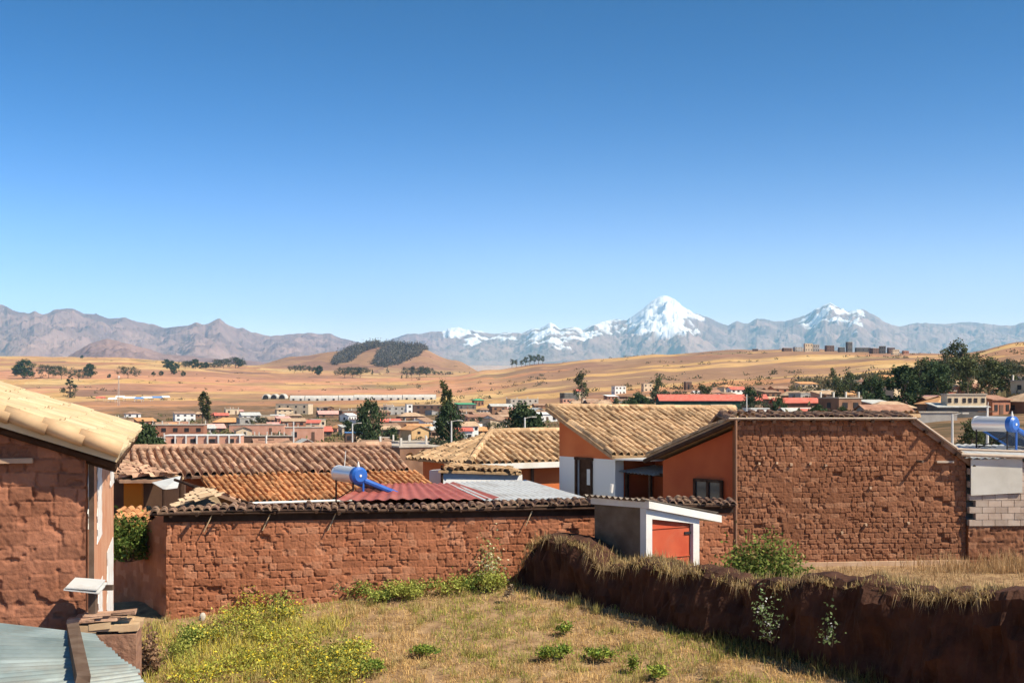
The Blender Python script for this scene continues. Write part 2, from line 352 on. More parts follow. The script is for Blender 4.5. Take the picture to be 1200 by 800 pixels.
# ---------------------------------------------------------------- mountains
def mountain_material():
    m = bpy.data.materials.new('mountain_rock_and_snow'); nt, b = nodes_of(m); L = nt.links; N = nt.nodes
    b.inputs['Roughness'].default_value = .95; b.inputs['Specular IOR Level'].default_value = .02
    tc = N.new('ShaderNodeTexCoord'); nz = N.new('ShaderNodeTexNoise'); nz.inputs['Scale'].default_value = .0016; nz.inputs['Detail'].default_value = 10
    L.new(tc.outputs['Object'], nz.inputs['Vector'])
    cr = N.new('ShaderNodeValToRGB'); e = cr.color_ramp.elements; e[0].position = .35; e[0].color = (.22,.14,.125, 1); e[1].position = .65; e[1].color = (.42,.27,.22, 1)
    L.new(nz.outputs[0], cr.inputs[0])
    at = N.new('ShaderNodeAttribute'); at.attribute_name = 'snow'
    mx = N.new('ShaderNodeMix'); mx.data_type = 'RGBA'; mx.inputs[7].default_value = (.95,.95,.97, 1)
    L.new(at.outputs['Fac'], mx.inputs[0]); L.new(cr.outputs[0], mx.inputs[6]); L.new(mx.outputs[2], b.inputs['Base Color'])
    return m
MTN = mountain_material()
def mountain(name, pts, D0, front, back, base_row, seed, snowtab=None, amp=.32, ncol=900, fine=6.):
    pts = np.array(pts, float); x0, x1 = pts[0, 0], pts[-1, 0]
    px = np.linspace(x0, x1, ncol); crest = np.interp(px, pts[:, 0], pts[:, 1])
    crest = crest+(fbm(px/fine, px*0+seed, 3, 1)-.5)*2.2
    Dv = np.concatenate([np.linspace(-front, 0, 150), np.linspace(0, back, 14)[1:]])
    PX, DV = np.meshgrid(px, Dv); CR = np.broadcast_to(crest, PX.shape)
    # ribs wander: crest distance varies
    D = D0+DV+(fbm(PX/60, PX*0+seed*.7, 3, 2)-.5)*front*.5
    Xw = (PX-600)/F*D
    zc = (HZ-CR)/F*(D0+(fbm(PX/60, PX*0+seed*.7, 3, 2)-.5)*front*.5); zb = (HZ-base_row)/F*D0
    t = np.clip(1+DV/front, 0, 1); s = np.where(DV <= 0, t**1.15, 1-DV/back)
    sc = front*.16
    rid = 1-np.abs(2*fbm(Xw/sc+seed, D/sc*.55, 5, seed)-1)*1.0
    rid2 = fbm(Xw/(sc*.25), D/(sc*.25), 4, seed+1)
    z = zb+(zc-zb)*s
    hh = np.maximum(zc-zb, 50)
    w = np.where(DV <= 0, np.clip((1-t)*6, 0, 1)*np.clip(t*4, 0, 1), 1)
    z = z+hh*amp*w*(rid-.82)+hh*.26*w*(rid2-.5)+hh*.07*w*(fbm(Xw/(sc*.07), D/(sc*.07), 3, seed)-.5)
    V = np.stack([Xw, D, z], -1).reshape(-1, 3); r, c = PX.shape; ix = np.arange(r*c).reshape(r, c)
    q = np.stack([ix[:-1, :-1], ix[:-1, 1:], ix[1:, 1:], ix[1:, :-1]], -1).reshape(-1, 4)
    snow = np.zeros_like(z)
    if snowtab:
        st = np.array(snowtab, float); sl = np.interp(PX, st[:, 0], st[:, 1]); row = HZ-z/D*F
        patch = fbm(Xw/(sc*.35), D/(sc*.35), 4, seed+2)
        snow = smooth(-2.0, 3.0, (sl-row)*.7+(patch-.5)*44+(rid-.75)*16-3.5)
    o = mesh_obj(name, V, q, MTN, smooth=False, extra={'snow': snow.ravel()}); tag(o, kind='structure'); return o
LR = [(-260,372),(-200,350),(-120,362),(-60,352),(-20,360),(0,356),(8,359),(15,364),(32,367),(40,364.5),(50,369),(65,362.5),(85,361.5),(100,367.5),(112,368),(127,373),(147,372),(162,377),(180,380),(192,384),(220,381),(230,377.5),(240,381),(250,376),(257.5,373),(265,380),(277,385),(284,384),(295,389),(317,394),(337,392),(359,390),(388,391),(402,396.5),(420,401),(440,406),(470,414),(520,425)]
RR = [(380,420),(420,408),(447,401),(461,396.5),(478,391),(495,391),(507,388),(521,388),(529,383.5),(538,384),(552,386.5),(563,387),(580,391.5),(596,389),(612,389.5),(623,385),(633,385),(645,377),(657,385),(673,383),(684,386.5),(695,380),(711,375),(724,374),(735,375),(745,367),(756,359),(767,350),(774,347),(780,346),(786,348),(791,351),(799,358),(812,366),(825,370),(836,375),(852,381),(863,376.5),(876,379),(887,373.5),(897,374),(915,377),(933,373),(944,369),(957,361),(966,357),(973,354.5),(984,361),(992,365),(1002,363),(1011,362),(1024,369),(1040,379),(1053,383),(1069,378.5),(1091,378.5),(1107,380),(1125,377.5),(1144,378),(1163,380),(1184,382),(1200,378),(1260,370),(1350,378),(1500,366),(1700,380)]
SN = [(380,300),(505,300),(520,389),(545,395),(570,392),(590,394),(620,396),(650,398),(680,397),(700,389),(720,388),(745,390),(770,393),(800,391),(822,384),(832,350),(925,350),(934,374),(950,377),(962,371),(975,366),(990,368),(1000,372),(1012,366),(1022,350),(1700,350)]
mountain('mountains', RR, 25000, 6500, 3500, 436, 3, SN, amp=.30, ncol=2400, fine=5)
mountain('mountains', LR, 18500, 5200, 2800, 436, 8, [(-260,300),(-60,340),(-5,362),(5,362),(12,340),(520,300)], amp=.30, ncol=1500, fine=7)
mountain('hills', [(20,436),(75,421),(105,402),(125,397),(150,402),(190,414),(250,420),(330,425),(420,432),(470,438)], 9500, 1500, 1500, 440, 5, None, amp=.22, ncol=300, fine=9)
# haze
hb = MB().box((0, 14000, 750), (70000, 34000, 2500)); haze = hb.build('haze', None); haze.data.materials.clear()
hm = bpy.data.materials.new('air'); hm.use_nodes = True; hn = hm.node_tree.nodes; hn.remove(hn['Principled BSDF'])
pv = hn.new('ShaderNodeVolumePrincipled'); pv.inputs['Color'].default_value = (.24,.60,1,1); pv.inputs['Density'].default_value = 3.6e-5; pv.inputs['Anisotropy'].default_value = 0.1
hm.node_tree.links.new(pv.outputs[0], hn['Material Output'].inputs['Volume']); haze.data.materials.append(hm); tag(haze, kind='stuff')

# ---------------------------------------------------------------- builders: mud brick walls, clay tile roofs
def brick_wall(name, A, B, zb, zt, mat_, parent, thick=.4, bw=.36, bh=.17, res=.03, seed=0, depth=.035, inner=None, rough=.012, holes=.01, ragged=.0, jw=.013):
    """Mud brick wall from A to B (plan), face with relief to the side of the camera. zb, zt: functions of u (0..L) or numbers."""
    A = np.array(A, float); B = np.array(B, float); L = np.linalg.norm(B-A); e = (B-A)/L; n = np.array([e[1], -e[0]])
    r_ = np.random.default_rng(100+seed)
    fb = (lambda u: u*0+zb) if not callable(zb) else zb; ft = (lambda u: u*0+zt) if not callable(zt) else zt
    u = np.linspace(0, L, max(4, int(L/res))); z0 = float(np.min(fb(u))); z1 = float(np.max(ft(u)))
    z = np.linspace(z0, z1, max(4, int((z1-z0)/res)))
    U, Z = np.meshgrid(u, z)
    Zw = Z+(fbm(U*.5+seed, Z*.5, 2, seed)-.5)*.10+(fbm(U*3, Z*3+seed, 2, seed+1)-.5)*.035
    ci = np.floor((Zw-z0)/bh).astype(int); fz = (Zw-z0)/bh-ci; ci = np.maximum(ci, 0)
    nc_ = ci.max()+2; D_ = np.zeros_like(U); R = np.zeros_like(U); DU = np.zeros_like(U); off = np.zeros_like(U)
    tilt = np.zeros_like(U)
    for c in range(nc_):
        m = ci == c
        if not m.any(): continue
        w = bw*r_.uniform(.6, 1.35, int(L/bw)+8); b = np.cumsum(w)-r_.uniform(.3, bw+.3)
        uu = U[m]+(fbm(U[m]*6, Z[m]*6, 2, 3)-.5)*.04; k = np.searchsorted(b, uu); k = np.clip(k, 1, len(b)-1)
        du = np.minimum(uu-b[k-1], b[k]-uu); rr = r_.random(len(b)+1); oo = r_.normal(0, 1, len(b)+1); tt = r_.normal(0, 1, len(b)+1)
        DU[m] = du; R[m] = rr[k]; off[m] = oo[k]; tilt[m] = tt[k]*(uu-(b[k]+b[k-1])/2)
    dz = np.minimum(fz, 1-fz)*bh
    ed = np.minimum(DU*.85, dz*1.5)+(fbm(U*22, Z*22, 2, 5)-.5)*.02
    jo = 1-smooth(0.0, jw, ed); jvar = smooth(.28, .62, fbm(U*1.6+seed*3, Z*1.6, 3, 7))
    h = -depth*jo*(.25+.9*jvar)+off*.0035+tilt*.018+(fbm(U*14, Z*14+seed, 4, 2)-.5)*rough*2.4+(fbm(U*1.2, Z*1.2+seed, 3, 4)-.5)*.025+(fbm(U*26, Z*26+seed, 2, 6)-.5)*.008
    h = h-(R < holes)*.06*smooth(0, .03, ed)
    h = h-smooth(.70, .76, fbm(U*9+seed, Z*9, 2, 1))*.022
    zt_ = ft(U)+(fbm(U*5, U*0+seed, 3, 1)-.5)*ragged*2; zz = np.clip(Z, fb(U), zt_)
    Pn = np.stack([A[0]+e[0]*U+n[0]*h, A[1]+e[1]*U+n[1]*h, zz], -1)
    r, c = U.shape; ix = np.arange(r*c).reshape(r, c)
    q = np.stack([ix[:-1, :-1], ix[:-1, 1:], ix[1:, 1:], ix[1:, :-1]], -1)
    live = (Z[1:, :-1] > fb(U[:-1, :-1])) & (Z[:-1, :-1] < zt_[:-1, :-1]+.0)
    q = q[live].reshape(-1, 4); V = Pn.reshape(-1, 3); Rr = R.ravel()
    # back, top and ends
    bk = []
    nb = 60; ub = np.linspace(0, L, nb); tz = ft(ub); bz = fb(ub)
    base = len(V); f0 = np.stack([A[0]+e[0]*ub-n[0]*.05, A[1]+e[1]*ub-n[1]*.05, tz], -1); f1 = f0-np.array([n[0], n[1], 0])*thick
    f2 = f1.copy(); f2[:, 2] = bz; f3 = f0.copy(); f3[:, 2] = bz
    f0[:, :2] += n*.05; f0[:, 2] -= .004
    V = np.concatenate([V, f0, f1, f2, f3]); Rr = np.concatenate([Rr, np.full(4*nb, .5)])
    i = np.arange(nb-1)
    q2 = [np.stack([base+k*nb+i, base+k*nb+i+1, base+((k+1) % 4)*nb+i+1, base+((k+1) % 4)*nb+i], -1)[:, ::-1] for k in (0, 1, 2)]
    ends = np.array([[base, base+nb, base+2*nb, base+3*nb], [base+nb-1, base+4*nb-1, base+3*nb-1, base+2*nb-1]])
    q = np.concatenate([q]+q2+[ends])
    return mesh_obj(name, V, q, mat_, parent, world_loc(parent) if parent else None, rnd=Rr)

def in_poly(s, t, poly):
    s = np.asarray(s); t = np.asarray(t); ins = np.zeros(s.shape, bool); n = len(poly)
    for i in range(n):
        (x1, y1), (x2, y2) = poly[i], poly[(i+1) % n]
        c = ((y1 > t) != (y2 > t)) & (s < (x2-x1)*(t-y1)/((y2-y1) if abs(y2-y1) > 1e-9 else 1e-9)+x1)
        ins ^= c
    return ins
def tile_roof(name, corners, mat_, parent, per=.24, row=.36, amp=.055, seed=0, wob=.03, deck=True, deck_t=.07, sag=0., spp=8, missing=0.0, flip=False, step=.018):
    """corners (3-D, in one plane): ridge-left, ridge-right, then on round the roof. Tiles run from ridge to eave."""
    C = [np.array(c, float) for c in corners]; O = C[0]; e = C[1]-C[0]; e /= np.linalg.norm(e)
    nrm = np.zeros(3)
    for i in range(len(C)):
        nrm += np.cross(C[i]-O, C[(i+1) % len(C)]-O)
    nrm /= np.linalg.norm(nrm)
    if nrm[2] < 0: nrm = -nrm
    d = np.cross(e, nrm)
    if d[2] > 0: d = -d
    poly = [((c-O) @ e, (c-O) @ d) for c in C]
    s0 = min(p[0] for p in poly); s1 = max(p[0] for p in poly); t0 = min(p[1] for p in poly); t1 = max(p[1] for p in poly)
    r_ = np.random.default_rng(500+seed)
    ncol = max(1, int(round((s1-s0)/per))); per_ = (s1-s0)/ncol
    s = np.linspace(s0, s1, ncol*spp+1)
    nrow = max(1, int(math.ceil((t1-t0)/row))); row_ = (t1-t0)/nrow
    tl = []; ri = []; st = []
    for k in range(nrow):
        for a, g in ((0.0, 0), (.5, .5), (.985, 1)):
            tl.append(t0+(k+a)*row_); ri.append(k); st.append(g)
    tl[-1] = t1
    tl = np.array(tl); ri = np.array(ri); st = np.array(st)
    S, T = np.meshgrid(s, tl); RI = ri[:, None]+0*S.astype(int); ST = st[:, None]+0*S
    colf = (S-s0)/per_; ci = np.clip(np.floor(colf), 0, ncol-1).astype(int); ph = colf-ci
    tr = r_.random((ncol, nrow)); tj = r_.normal(0, 1, (ncol, nrow)); tk = r_.normal(0, 1, (ncol, nrow))
    cov = np.where((ph > .17) & (ph < .83), np.sqrt(np.clip(1-((ph-.5)/.33)**2, 0, 1)), 0)
    chan = -np.where(cov <= 0, 1-(np.minimum(ph, 1-ph)/.17)**2, 0)*.45
    h = amp*(cov*1.25+chan)+ST*step*(cov > 0)+tj[ci, RI]*.010*(cov > 0)
    miss = (r_.random((ncol, nrow)) < missing)[ci, RI] & (cov > 0)
    h = np.where(miss, -.02, h)
    h = h+(fbm(S*.9, T*.9+seed, 2, 3)-.5)*.09-sag*np.sin(np.pi*(S-s0)/(s1-s0))
    lat = (fbm(S*.35+seed, T*1.1, 2, 6)-.5)*wob*4+tk[ci, RI]*.014*(cov > 0)
    Tj = T+np.where((RI > 0) | (ST > 0), (r_.random(ncol)[ci]-.5)*.10, 0)+np.where(ST >= 1, 0.012*(cov > 0), 0)
    Pn = O+(S+lat)[..., None]*e+Tj[..., None]*d+h[..., None]*nrm
    r, c = S.shape; ix = np.arange(r*c).reshape(r, c)
    q = np.stack([ix[:-1, :-1], ix[:-1, 1:], ix[1:, 1:], ix[1:, :-1]], -1)
    mid_s = (S[:-1, :-1]+S[1:, 1:])/2; mid_t = (T[:-1, :-1]+T[1:, 1:])/2
    live = in_poly(mid_s, mid_t, poly); q = q[live].reshape(-1, 4)
    V = Pn.reshape(-1, 3); Rr = tr[ci, RI].ravel()
    # open tile ends along the eave
    base = len(V); last = Pn[-1]-nrm*.035; V = np.concatenate([V, last]); Rr = np.concatenate([Rr, Rr[(r-1)*c:]])
    k = np.arange(c-1); ev = np.stack([ix[-1, :-1], ix[-1, 1:], base+k+1, base+k], -1)
    ev = ev[in_poly(mid_s[-1], mid_t[-1], poly)]; q = np.concatenate([q, ev])
    if deck:
        n = len(C); b = len(V); lo = [c_-nrm*.03 for c_ in C]; lo2 = [c_-nrm*(.03+deck_t) for c_ in C]
        V = np.concatenate([V, lo, lo2]); Rr = np.concatenate([Rr, np.full(2*n, .1)])
        fl = [list(f) for f in q.tolist()]+[list(range(b, b+n)), list(range(b+2*n-1, b+n-1, -1))]+[[b+i, b+(i+1) % n, b+n+(i+1) % n, b+n+i] for i in range(n)]
        return mesh_obj(name, V, fl, mat_, parent, world_loc(parent) if parent else None, rnd=Rr, smooth=False)
    return mesh_obj(name, V, q, mat_, parent, world_loc(parent) if parent else None, rnd=Rr)
def ridge_tiles(name, A, B, mat_, parent, r=.10, step=.38, up=.05, seed=0):
    A = np.array(A, float); B = np.array(B, float); L = np.linalg.norm(B-A); n = max(1, int(L/step)); m = MB(); r_ = random.Random(seed)
    for i in range(n):
        a = A+(B-A)*i/n; b = A+(B-A)*(i+1.12)/n; j = np.array([r_.uniform(-.012, .012), r_.uniform(-.012, .012), up+r_.uniform(-.01, .012)])
        m.tube(a+j+np.array([0, 0, .012]), b+j, r*.82, r, n=10, r=r_.random(), cap=True)
    return m.build(name, mat_, parent, smooth=False)
def slab(name, poly, th, mat_, parent):
    """flat polygon (3-D points) with thickness downwards"""
    return MB().prism(poly, (0, 0, -th)).build(name, mat_, parent)
def corrugated(name, C, mat_, parent, per=.09, amp=.014, sheets=None, seed=0, th=.004, step=.006, ragged=0):
    """corrugated sheet on corners C (ridge-left, ridge-right, eave-right, eave-left); waves run ridge to eave"""
    C = [np.array(c, float) for c in C]; L = np.linalg.norm(C[1]-C[0]); n = int(L/per*6); r_ = np.random.default_rng(seed)
    a = np.linspace(0, 1, n)[None, :, None]; b = np.linspace(0, 1, 14)[:, None, None]
    Pn = (C[0]*(1-a)+C[1]*a)*(1-b)+(C[3]*(1-a)+C[2]*a)*b
    nr_ = np.cross(C[1]-C[0], C[3]-C[0]); nr_ /= np.linalg.norm(nr_)
    if nr_[2] < 0: nr_ = -nr_
    w = amp*np.sin(a*L/per*2*np.pi)
    si = np.floor(a*L/.85); sj = r_.random(200)
    w = w+(si % 2)*step+(sj[si.astype(int)]-.5)*.02
    Pn = Pn+w*nr_+(b > .93)*(C[3]-C[0])*(sj[si.astype(int)+50]-.5)*ragged
    r, c = Pn.shape[:2]; ix = np.arange(r*c).reshape(r, c)
    q = np.stack([ix[:-1, :-1], ix[:-1, 1:], ix[1:, 1:], ix[1:, :-1]], -1).reshape(-1, 4)
    V = Pn.reshape(-1, 3); R = np.broadcast_to(sj[si.astype(int)], (r, c, 1)).ravel()
    V2 = V-nr_*th*2; q2 = q[:, ::-1]+len(V)
    return mesh_obj(name, np.concatenate([V, V2]), np.concatenate([q, q2]), mat_, parent, world_loc(parent), rnd=np.concatenate([R, R]), smooth=True)

V2 = lambda p: np.array(p[:2], float)
# ---------------------------------------------------------------- 1 the mud brick house at the left edge
dd = np.array([-.26, .9656, 0]); rr_ = np.array([.9656, .26, 0]); K = np.array([-4.33, 13.0, 0])
t = thing('adobe_house', (K[0], K[1], -5.0), 'tall mud brick house with pale yellow roof and whitewash streaked side wall', 'house')
def roof_z(s): return -.50+.33*s                      # height of the roof plane, s metres inwards from the side wall line
fA = K-rr_*4.6
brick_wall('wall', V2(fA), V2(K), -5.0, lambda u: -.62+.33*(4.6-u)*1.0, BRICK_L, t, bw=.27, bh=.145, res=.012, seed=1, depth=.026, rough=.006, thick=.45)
m = MB(); e = K+dd*7.0; k0 = K+dd*.16
sw = m.prism([(k0[0], k0[1], -5.0), (e[0], e[1], -5.0), (e[0], e[1], -.58), (k0[0], k0[1], -.58)], -rr_*.4).build('plastered_side_wall', PLASTER_PK, t)
# whitewash streaks and the timber post on the side wall
def streak(u0, u1, z0, z1, seed):
    r_ = random.Random(seed); n = 14; Lp = []; Rp = []
    for i in range(n+1):
        z = z0+(z1-z0)*i/n
        Lp.append(K+dd*(u0+r_.uniform(-.09, .09))+np.array([0, 0, z])+rr_*.004); Rp.append(K+dd*(u1+r_.uniform(-.09, .09))+np.array([0, 0, z])+rr_*.004)
    mm = MB()
    for i in range(n): mm.prism([Lp[i], Rp[i], Rp[i+1], Lp[i+1]], rr_*.008)
    mm.build('whitewash_patch', WHITEWASH, sw, org=world_loc(t))
streak(2.1, 3.15, -1.75, -.60, 1); streak(5.6, 6.9, -1.35, -.62, 2); streak(2.3, 3.3, -3.55, -2.3, 3); streak(4.6, 6.6, -3.5, -2.15, 4); streak(.3, .55, -1.4, -.6, 5)
MB().box(K+dd*.12+rr_*.05+np.array([0, 0, -2.4]), (.05, .05, 3.6), rr_, dd).build('timber_post', WOOD, t)
Rn = K+rr_*.35-dd*.24; Rf = K+rr_*.35+dd*9.8
def RP(p, s, extra=0): return np.array([p[0]-rr_[0]*s, p[1]-rr_[1]*s, -.557+.33*s+extra])
tile_roof('roof', [RP(Rf, 5.2), RP(Rn, 5.2), RP(Rn, 0), RP(Rf, 0)], TILE_PALE, t, per=.27, row=.42, amp=.010, seed=2, wob=.004, deck_t=.10, step=.009)
m = MB()
for i in range(15):
    s0 = 5.2*i/15; a = RP(Rn-dd*.02, s0, .0); b = RP(Rn-dd*.02, s0+.40, .02); m.tube(a, b, .082, .076, n=16)
each(m, 'barge_tile', TILE_BARGE, t, smooth=True)
m = MB()
for i in range(11):
    a = K+dd*(.1+i*.9)+np.array([0, 0, -.66]); m.tube(a-rr_*.6+np.array([0, 0, .2]), a+rr_*.30+np.array([0, 0, -.1]), .045)
m.tube(RP(Rn+dd*.18, 5, -.17), RP(Rn+dd*.18, .05, -.17), .05)
each(m, 'rafter', DARKWOOD, t)
MB().box(K-rr_*2.2-dd*.05+np.array([0, 0, -.66]), (3.4, .10, .05), rr_, dd).build('timber_lintel', mat('bleached_beam', (.42,.27,.18), (.5,.34,.23), scale=5), t)
m = MB(); m.box(K-rr_*1.55-dd*.05+np.array([.0, 0, -1.97]), (.9, .09, .035), rr_, dd); m.build('timber_band', WOOD, t)
# little ledge awning and its props at the corner
g = thing('awning', P(98, 700, 12.7), 'small grey sheet awning on props at the corner of the tall mud brick house', 'awning')
c = P(97, 692, 12.55)
m = MB(); m.box(c+np.array([0, .1, .03]), (.34, .42, .012), (.98,.1,-.12), (-.1,.98,.1), (.1,0,1)); m.box(c+np.array([0, .09, .055]), (.30, .40, .012), (.98,.1,-.09), (-.1,.98,.1), (.1,0,1)); m.build('sheet', METAL, g)
m = MB(); m.box(c+np.array([.05, .15, -.16]), (.07, .07, .32)); m.box(c+np.array([.05, .22, .0]), (.36, .05, .05)); m.build('prop', WOOD, g)
# heap of tiles and bricks under it
g = thing('brick_heap', P(110, 735, 12.9), 'ledge of stacked mud bricks and roof tiles under the small grey awning', 'brick heap')
m = MB(); r_ = random.Random(4)
zb_ = P(110, 724, 12.9)[2]
for i in range(5):
    for k in range(2):
        m.box(np.array([K[0]+.12+.09*i+r_.uniform(-.03, .03), 12.72+.18*k+.02*i, zb_-.05+r_.uniform(-.02, .02)]), (.20, .17, .06), (.98,.17,r_.uniform(-.1, .1)), (-.17,.98,0), jit=.008)
each(m, 'brick', TILE_BARGE, g)
m = MB()
for i in range(6):
    m.box((K[0]+.05+.075*i, 12.72+.02*i, zb_+.02+.028*(i % 3)), (.26, .20, .022), (.98,.17,.05*(i % 2)), (-.17,.98,0), jit=.012)
each(m, 'roof_tile', TILE_OLD, g)
MB().box((K[0]+.25, 12.9, zb_-1.3), (.62, .5, 2.35), (.98,.17,0), (-.17,.98,0)).build('mud_pillar', MUD, g)

# rough mud lump meshes ------------------------------------------------
def mud_bank(name, path, w, zbf, ztf, mat_, parent=None, seed=0, res=.07, amp=.22, org=None):
    """eroded mud wall along a plan path, thickness w, with rounded ragged crest"""
    path = [np.array(p, float) for p in path]; L = [0]
    for a, b in zip(path, path[1:]): L.append(L[-1]+np.linalg.norm(b-a))
    u = np.linspace(0, L[-1], int(L[-1]/res)); xs = np.interp(u, L, [p[0] for p in path]); ysn = np.interp(u, L, [p[1] for p in path])
    tx = np.gradient(xs, u); ty = np.gradient(ysn, u); n = np.stack([ty, -tx], -1); n /= np.linalg.norm(n, axis=1)[:, None]
    ns = 34; prof = []
    for i in range(ns):                                            # cross-section: front foot, up, over, down the back
        a = i/(ns-1)
        if a < .4: prof.append((1, a/.4, 0))
        elif a < .6: th = (a-.4)/.2; prof.append((1-2*th, 1, th))
        else: prof.append((-1, 1-(a-.6)/.4, 1))
    V = []
    for j, (side, up, th) in enumerate(prof):
        zb_ = zbf(u); zt_ = ztf(u)+(fbm(u*1.3, u*0+seed, 4, 1)-.5)*.45
        rnd_ = np.sqrt(max(0, 1-abs(side)**3))*.10
        z = zb_+(zt_-zb_)*up+rnd_*(.4 < (j/(ns-1)) < .6)
        ww = w/2*(1+.45*(1-up))*side
        nse = (fbm(u*1.5+seed, z*1.5, 4, 2)-.5)*amp*2+(fbm(u*8, z*8+j*.0, 3, 5)-.5)*.10-np.abs(fbm(u*3.2+seed, z*.5, 3, 6)-.5)*amp*1.3-smooth(.6, .7, fbm(u*4, z*6, 3, 1))*.07
        ww = ww+nse*(1 if side > 0 else -1)*abs(side)
        V.append(np.stack([xs+n[:, 0]*ww, ysn+n[:, 1]*ww, z+(fbm(u*7, np.full_like(u, j*.35+seed), 3, 3)-.5)*.08], -1))
    V = np.array(V); r, c = V.shape[:2]; ix = np.arange(r*c).reshape(r, c)
    q = np.stack([ix[:-1, :-1], ix[1:, :-1], ix[1:, 1:], ix[:-1, 1:]], -1).reshape(-1, 4)
    fl = q.tolist()+[ix[:, 0].tolist(), ix[::-1, -1].tolist()]
    return mesh_obj(name, V.reshape(-1, 3), fl, mat_, parent, org, smooth=False)

# blades ----------------------------------------------------------------
def blades(name, pts, h, w, cols, lean=.6, parent=None, org=None, seed=0, mat_=None, seg=1, curl=.3):
    """thin grass blades at pts (N,3); h, w arrays; cols (N,3)"""
    r_ = np.random.default_rng(seed); N_ = len(pts); az = r_.uniform(0, 2*np.pi, N_); la = r_.uniform(0, 2*np.pi, N_)
    ln = np.abs(r_.normal(0, lean, N_)); ln = np.clip(ln, 0, 1.35)
    dirv = np.stack([np.cos(la)*np.sin(ln), np.sin(la)*np.sin(ln), np.cos(ln)], -1)
    side = np.stack([np.cos(az), np.sin(az), np.zeros(N_)], -1)
    h = np.broadcast_to(h, N_)[:, None]; w = np.broadcast_to(w, N_)[:, None]
    b0 = pts-side*w/2; b1 = pts+side*w/2; mid = pts+dirv*h*.6; tip = pts+dirv*h+np.array([0, 0, -1])*h*curl*np.sin(ln)[:, None]
    m0 = mid-side*w*.4; m1 = mid+side*w*.4
    V = np.stack([b0, b1, m1, m0, tip], 1).reshape(-1, 3); i = np.arange(N_)*5
    f4 = np.stack([i, i+1, i+2, i+3], -1); f3 = np.stack([i+3, i+2, i+4, i+4], -1)
    C = np.repeat(cols, 5, 0)
    # triangles as their own polygon list
    me_V = V
    n4, n3 = len(f4), len(f3)
    me = bpy.data.meshes.new(name); VV = me_V-(np.asarray([float(a) for a in org]) if org is not None else 0)
    me.vertices.add(len(VV)); me.vertices.foreach_set('co', VV.astype(np.float32).ravel())
    me.loops.add(n4*4+n3*3); me.loops.foreach_set('vertex_index', np.concatenate([f4.ravel(), f3[:, :3].ravel()]).astype(np.int32))
    me.polygons.add(n4+n3); me.polygons.foreach_set('loop_start', np.concatenate([np.arange(n4)*4, n4*4+np.arange(n3)*3]).astype(np.int32))
    me.polygons.foreach_set('loop_total', np.concatenate([np.full(n4, 4), np.full(n3, 3)]).astype(np.int32)); me.update(calc_edges=True)
    c = np.ones((len(VV), 4), np.float32); c[:, :3] = C; a = me.attributes.new('Col', 'FLOAT_COLOR', 'POINT'); a.data.foreach_set('color', c.ravel())
    me.materials.append(mat_ or LEAF); o = bpy.data.objects.new(name, me); scene.collection.objects.link(o)
    if parent: o.parent = parent
    return o
def leaf_quads(name, pts, size, cols, parent=None, org=None, seed=0, mat_=None, flat=0., aspect=1.6):
    r_ = np.random.default_rng(seed); N_ = len(pts)
    a = r_.normal(0, 1, (N_, 3)); a[:, 2] *= (1-flat); a /= np.linalg.norm(a, axis=1)[:, None]
    b = np.cross(a, r_.normal(0, 1, (N_, 3))); b /= np.linalg.norm(b, axis=1)[:, None]
    s = np.broadcast_to(size, N_)[:, None]
    V = np.stack([pts-a*s*aspect/2, pts+b*s*.45, pts+a*s*aspect/2, pts-b*s*.45], 1).reshape(-1, 3)
    f = np.arange(N_*4).reshape(-1, 4); C = np.repeat(cols, 4, 0)
    return mesh_obj(name, V, f, mat_ or LEAF, parent, org, col=C)
def mixcol(n, a, b, seed=0, extra=None, p=0):
    r_ = np.random.default_rng(seed); t = r_.random((n, 1)); c = np.array(a)*(1-t)+np.array(b)*t
    if extra is not None: k = r_.random(n) < p; c[k] = np.array(extra)
    return c*r_.uniform(.75, 1.2, (n, 1))

# ---------------------------------------------------------------- 2 sheet metal roofed lean-to at the bottom left
g = thing('lean_to_shed', (-4.4, 9.6, -5.0), 'low lean-to with a rusty blue grey corrugated roof and a beam lying on it', 'shed')
C0, C1, C2, C3 = P(-60, 727, 11.6), P(112, 747, 11.2), P(172, 806, 9.4), P(-70, 850, 8.6)
# rows of overlapping sheets stepping down
def lerp(a, b, t_): return a*(1-t_)+b*t_
for i in range(6):
    a0, a1 = i/6, (i+1)/6+.02; q0, q1, q2, q3 = lerp(C0, C3, a0), lerp(C1, C2, a0), lerp(C1, C2, a1), lerp(C0, C3, a1)
    lift = np.array([0, 0, .02+.012*((i*7) % 3)])
    corrugated('roof_sheet', [q0, q3+lift*0, q2+lift*0, q1], METAL_B, g, per=.075, amp=.010, seed=i, step=.004) if False else \
    corrugated('roof_sheet', [q0+lift, q3-lift*.5, q2-lift*.5+np.array([.03*((i*5) % 4), 0, 0]), q1+lift], METAL_B, g, per=.11, amp=.013, seed=i+10, step=.0)
a = P(84, 742, 11.45); b = P(98, 806, 9.2); a[2] += .06; b[2] += .06
m = MB(); m.box((a+b)/2, (.10, np.linalg.norm(b-a), .06), np.cross((b-a)/np.linalg.norm(b-a), (0, 0, 1)), (b-a)/np.linalg.norm(b-a), (0, 0, 1), jit=.01); m.build('beam', WOOD, g)
m = MB()
for p in (C0, C1, C2, C3, lerp(C1, C2, .5)):
    m.tube((p[0], p[1], -5.3), (p[0], p[1], p[2]-.05), .06)
each(m, 'post', WOOD, g)
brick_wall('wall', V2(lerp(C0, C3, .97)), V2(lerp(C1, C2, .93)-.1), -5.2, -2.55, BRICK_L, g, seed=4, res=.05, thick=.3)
brick_wall('wall', V2(lerp(C1, C2, .93)-.1), V2(C1-.08), -5.2, -2.5, BRICK_L, g, seed=5, res=.05, thick=.3)

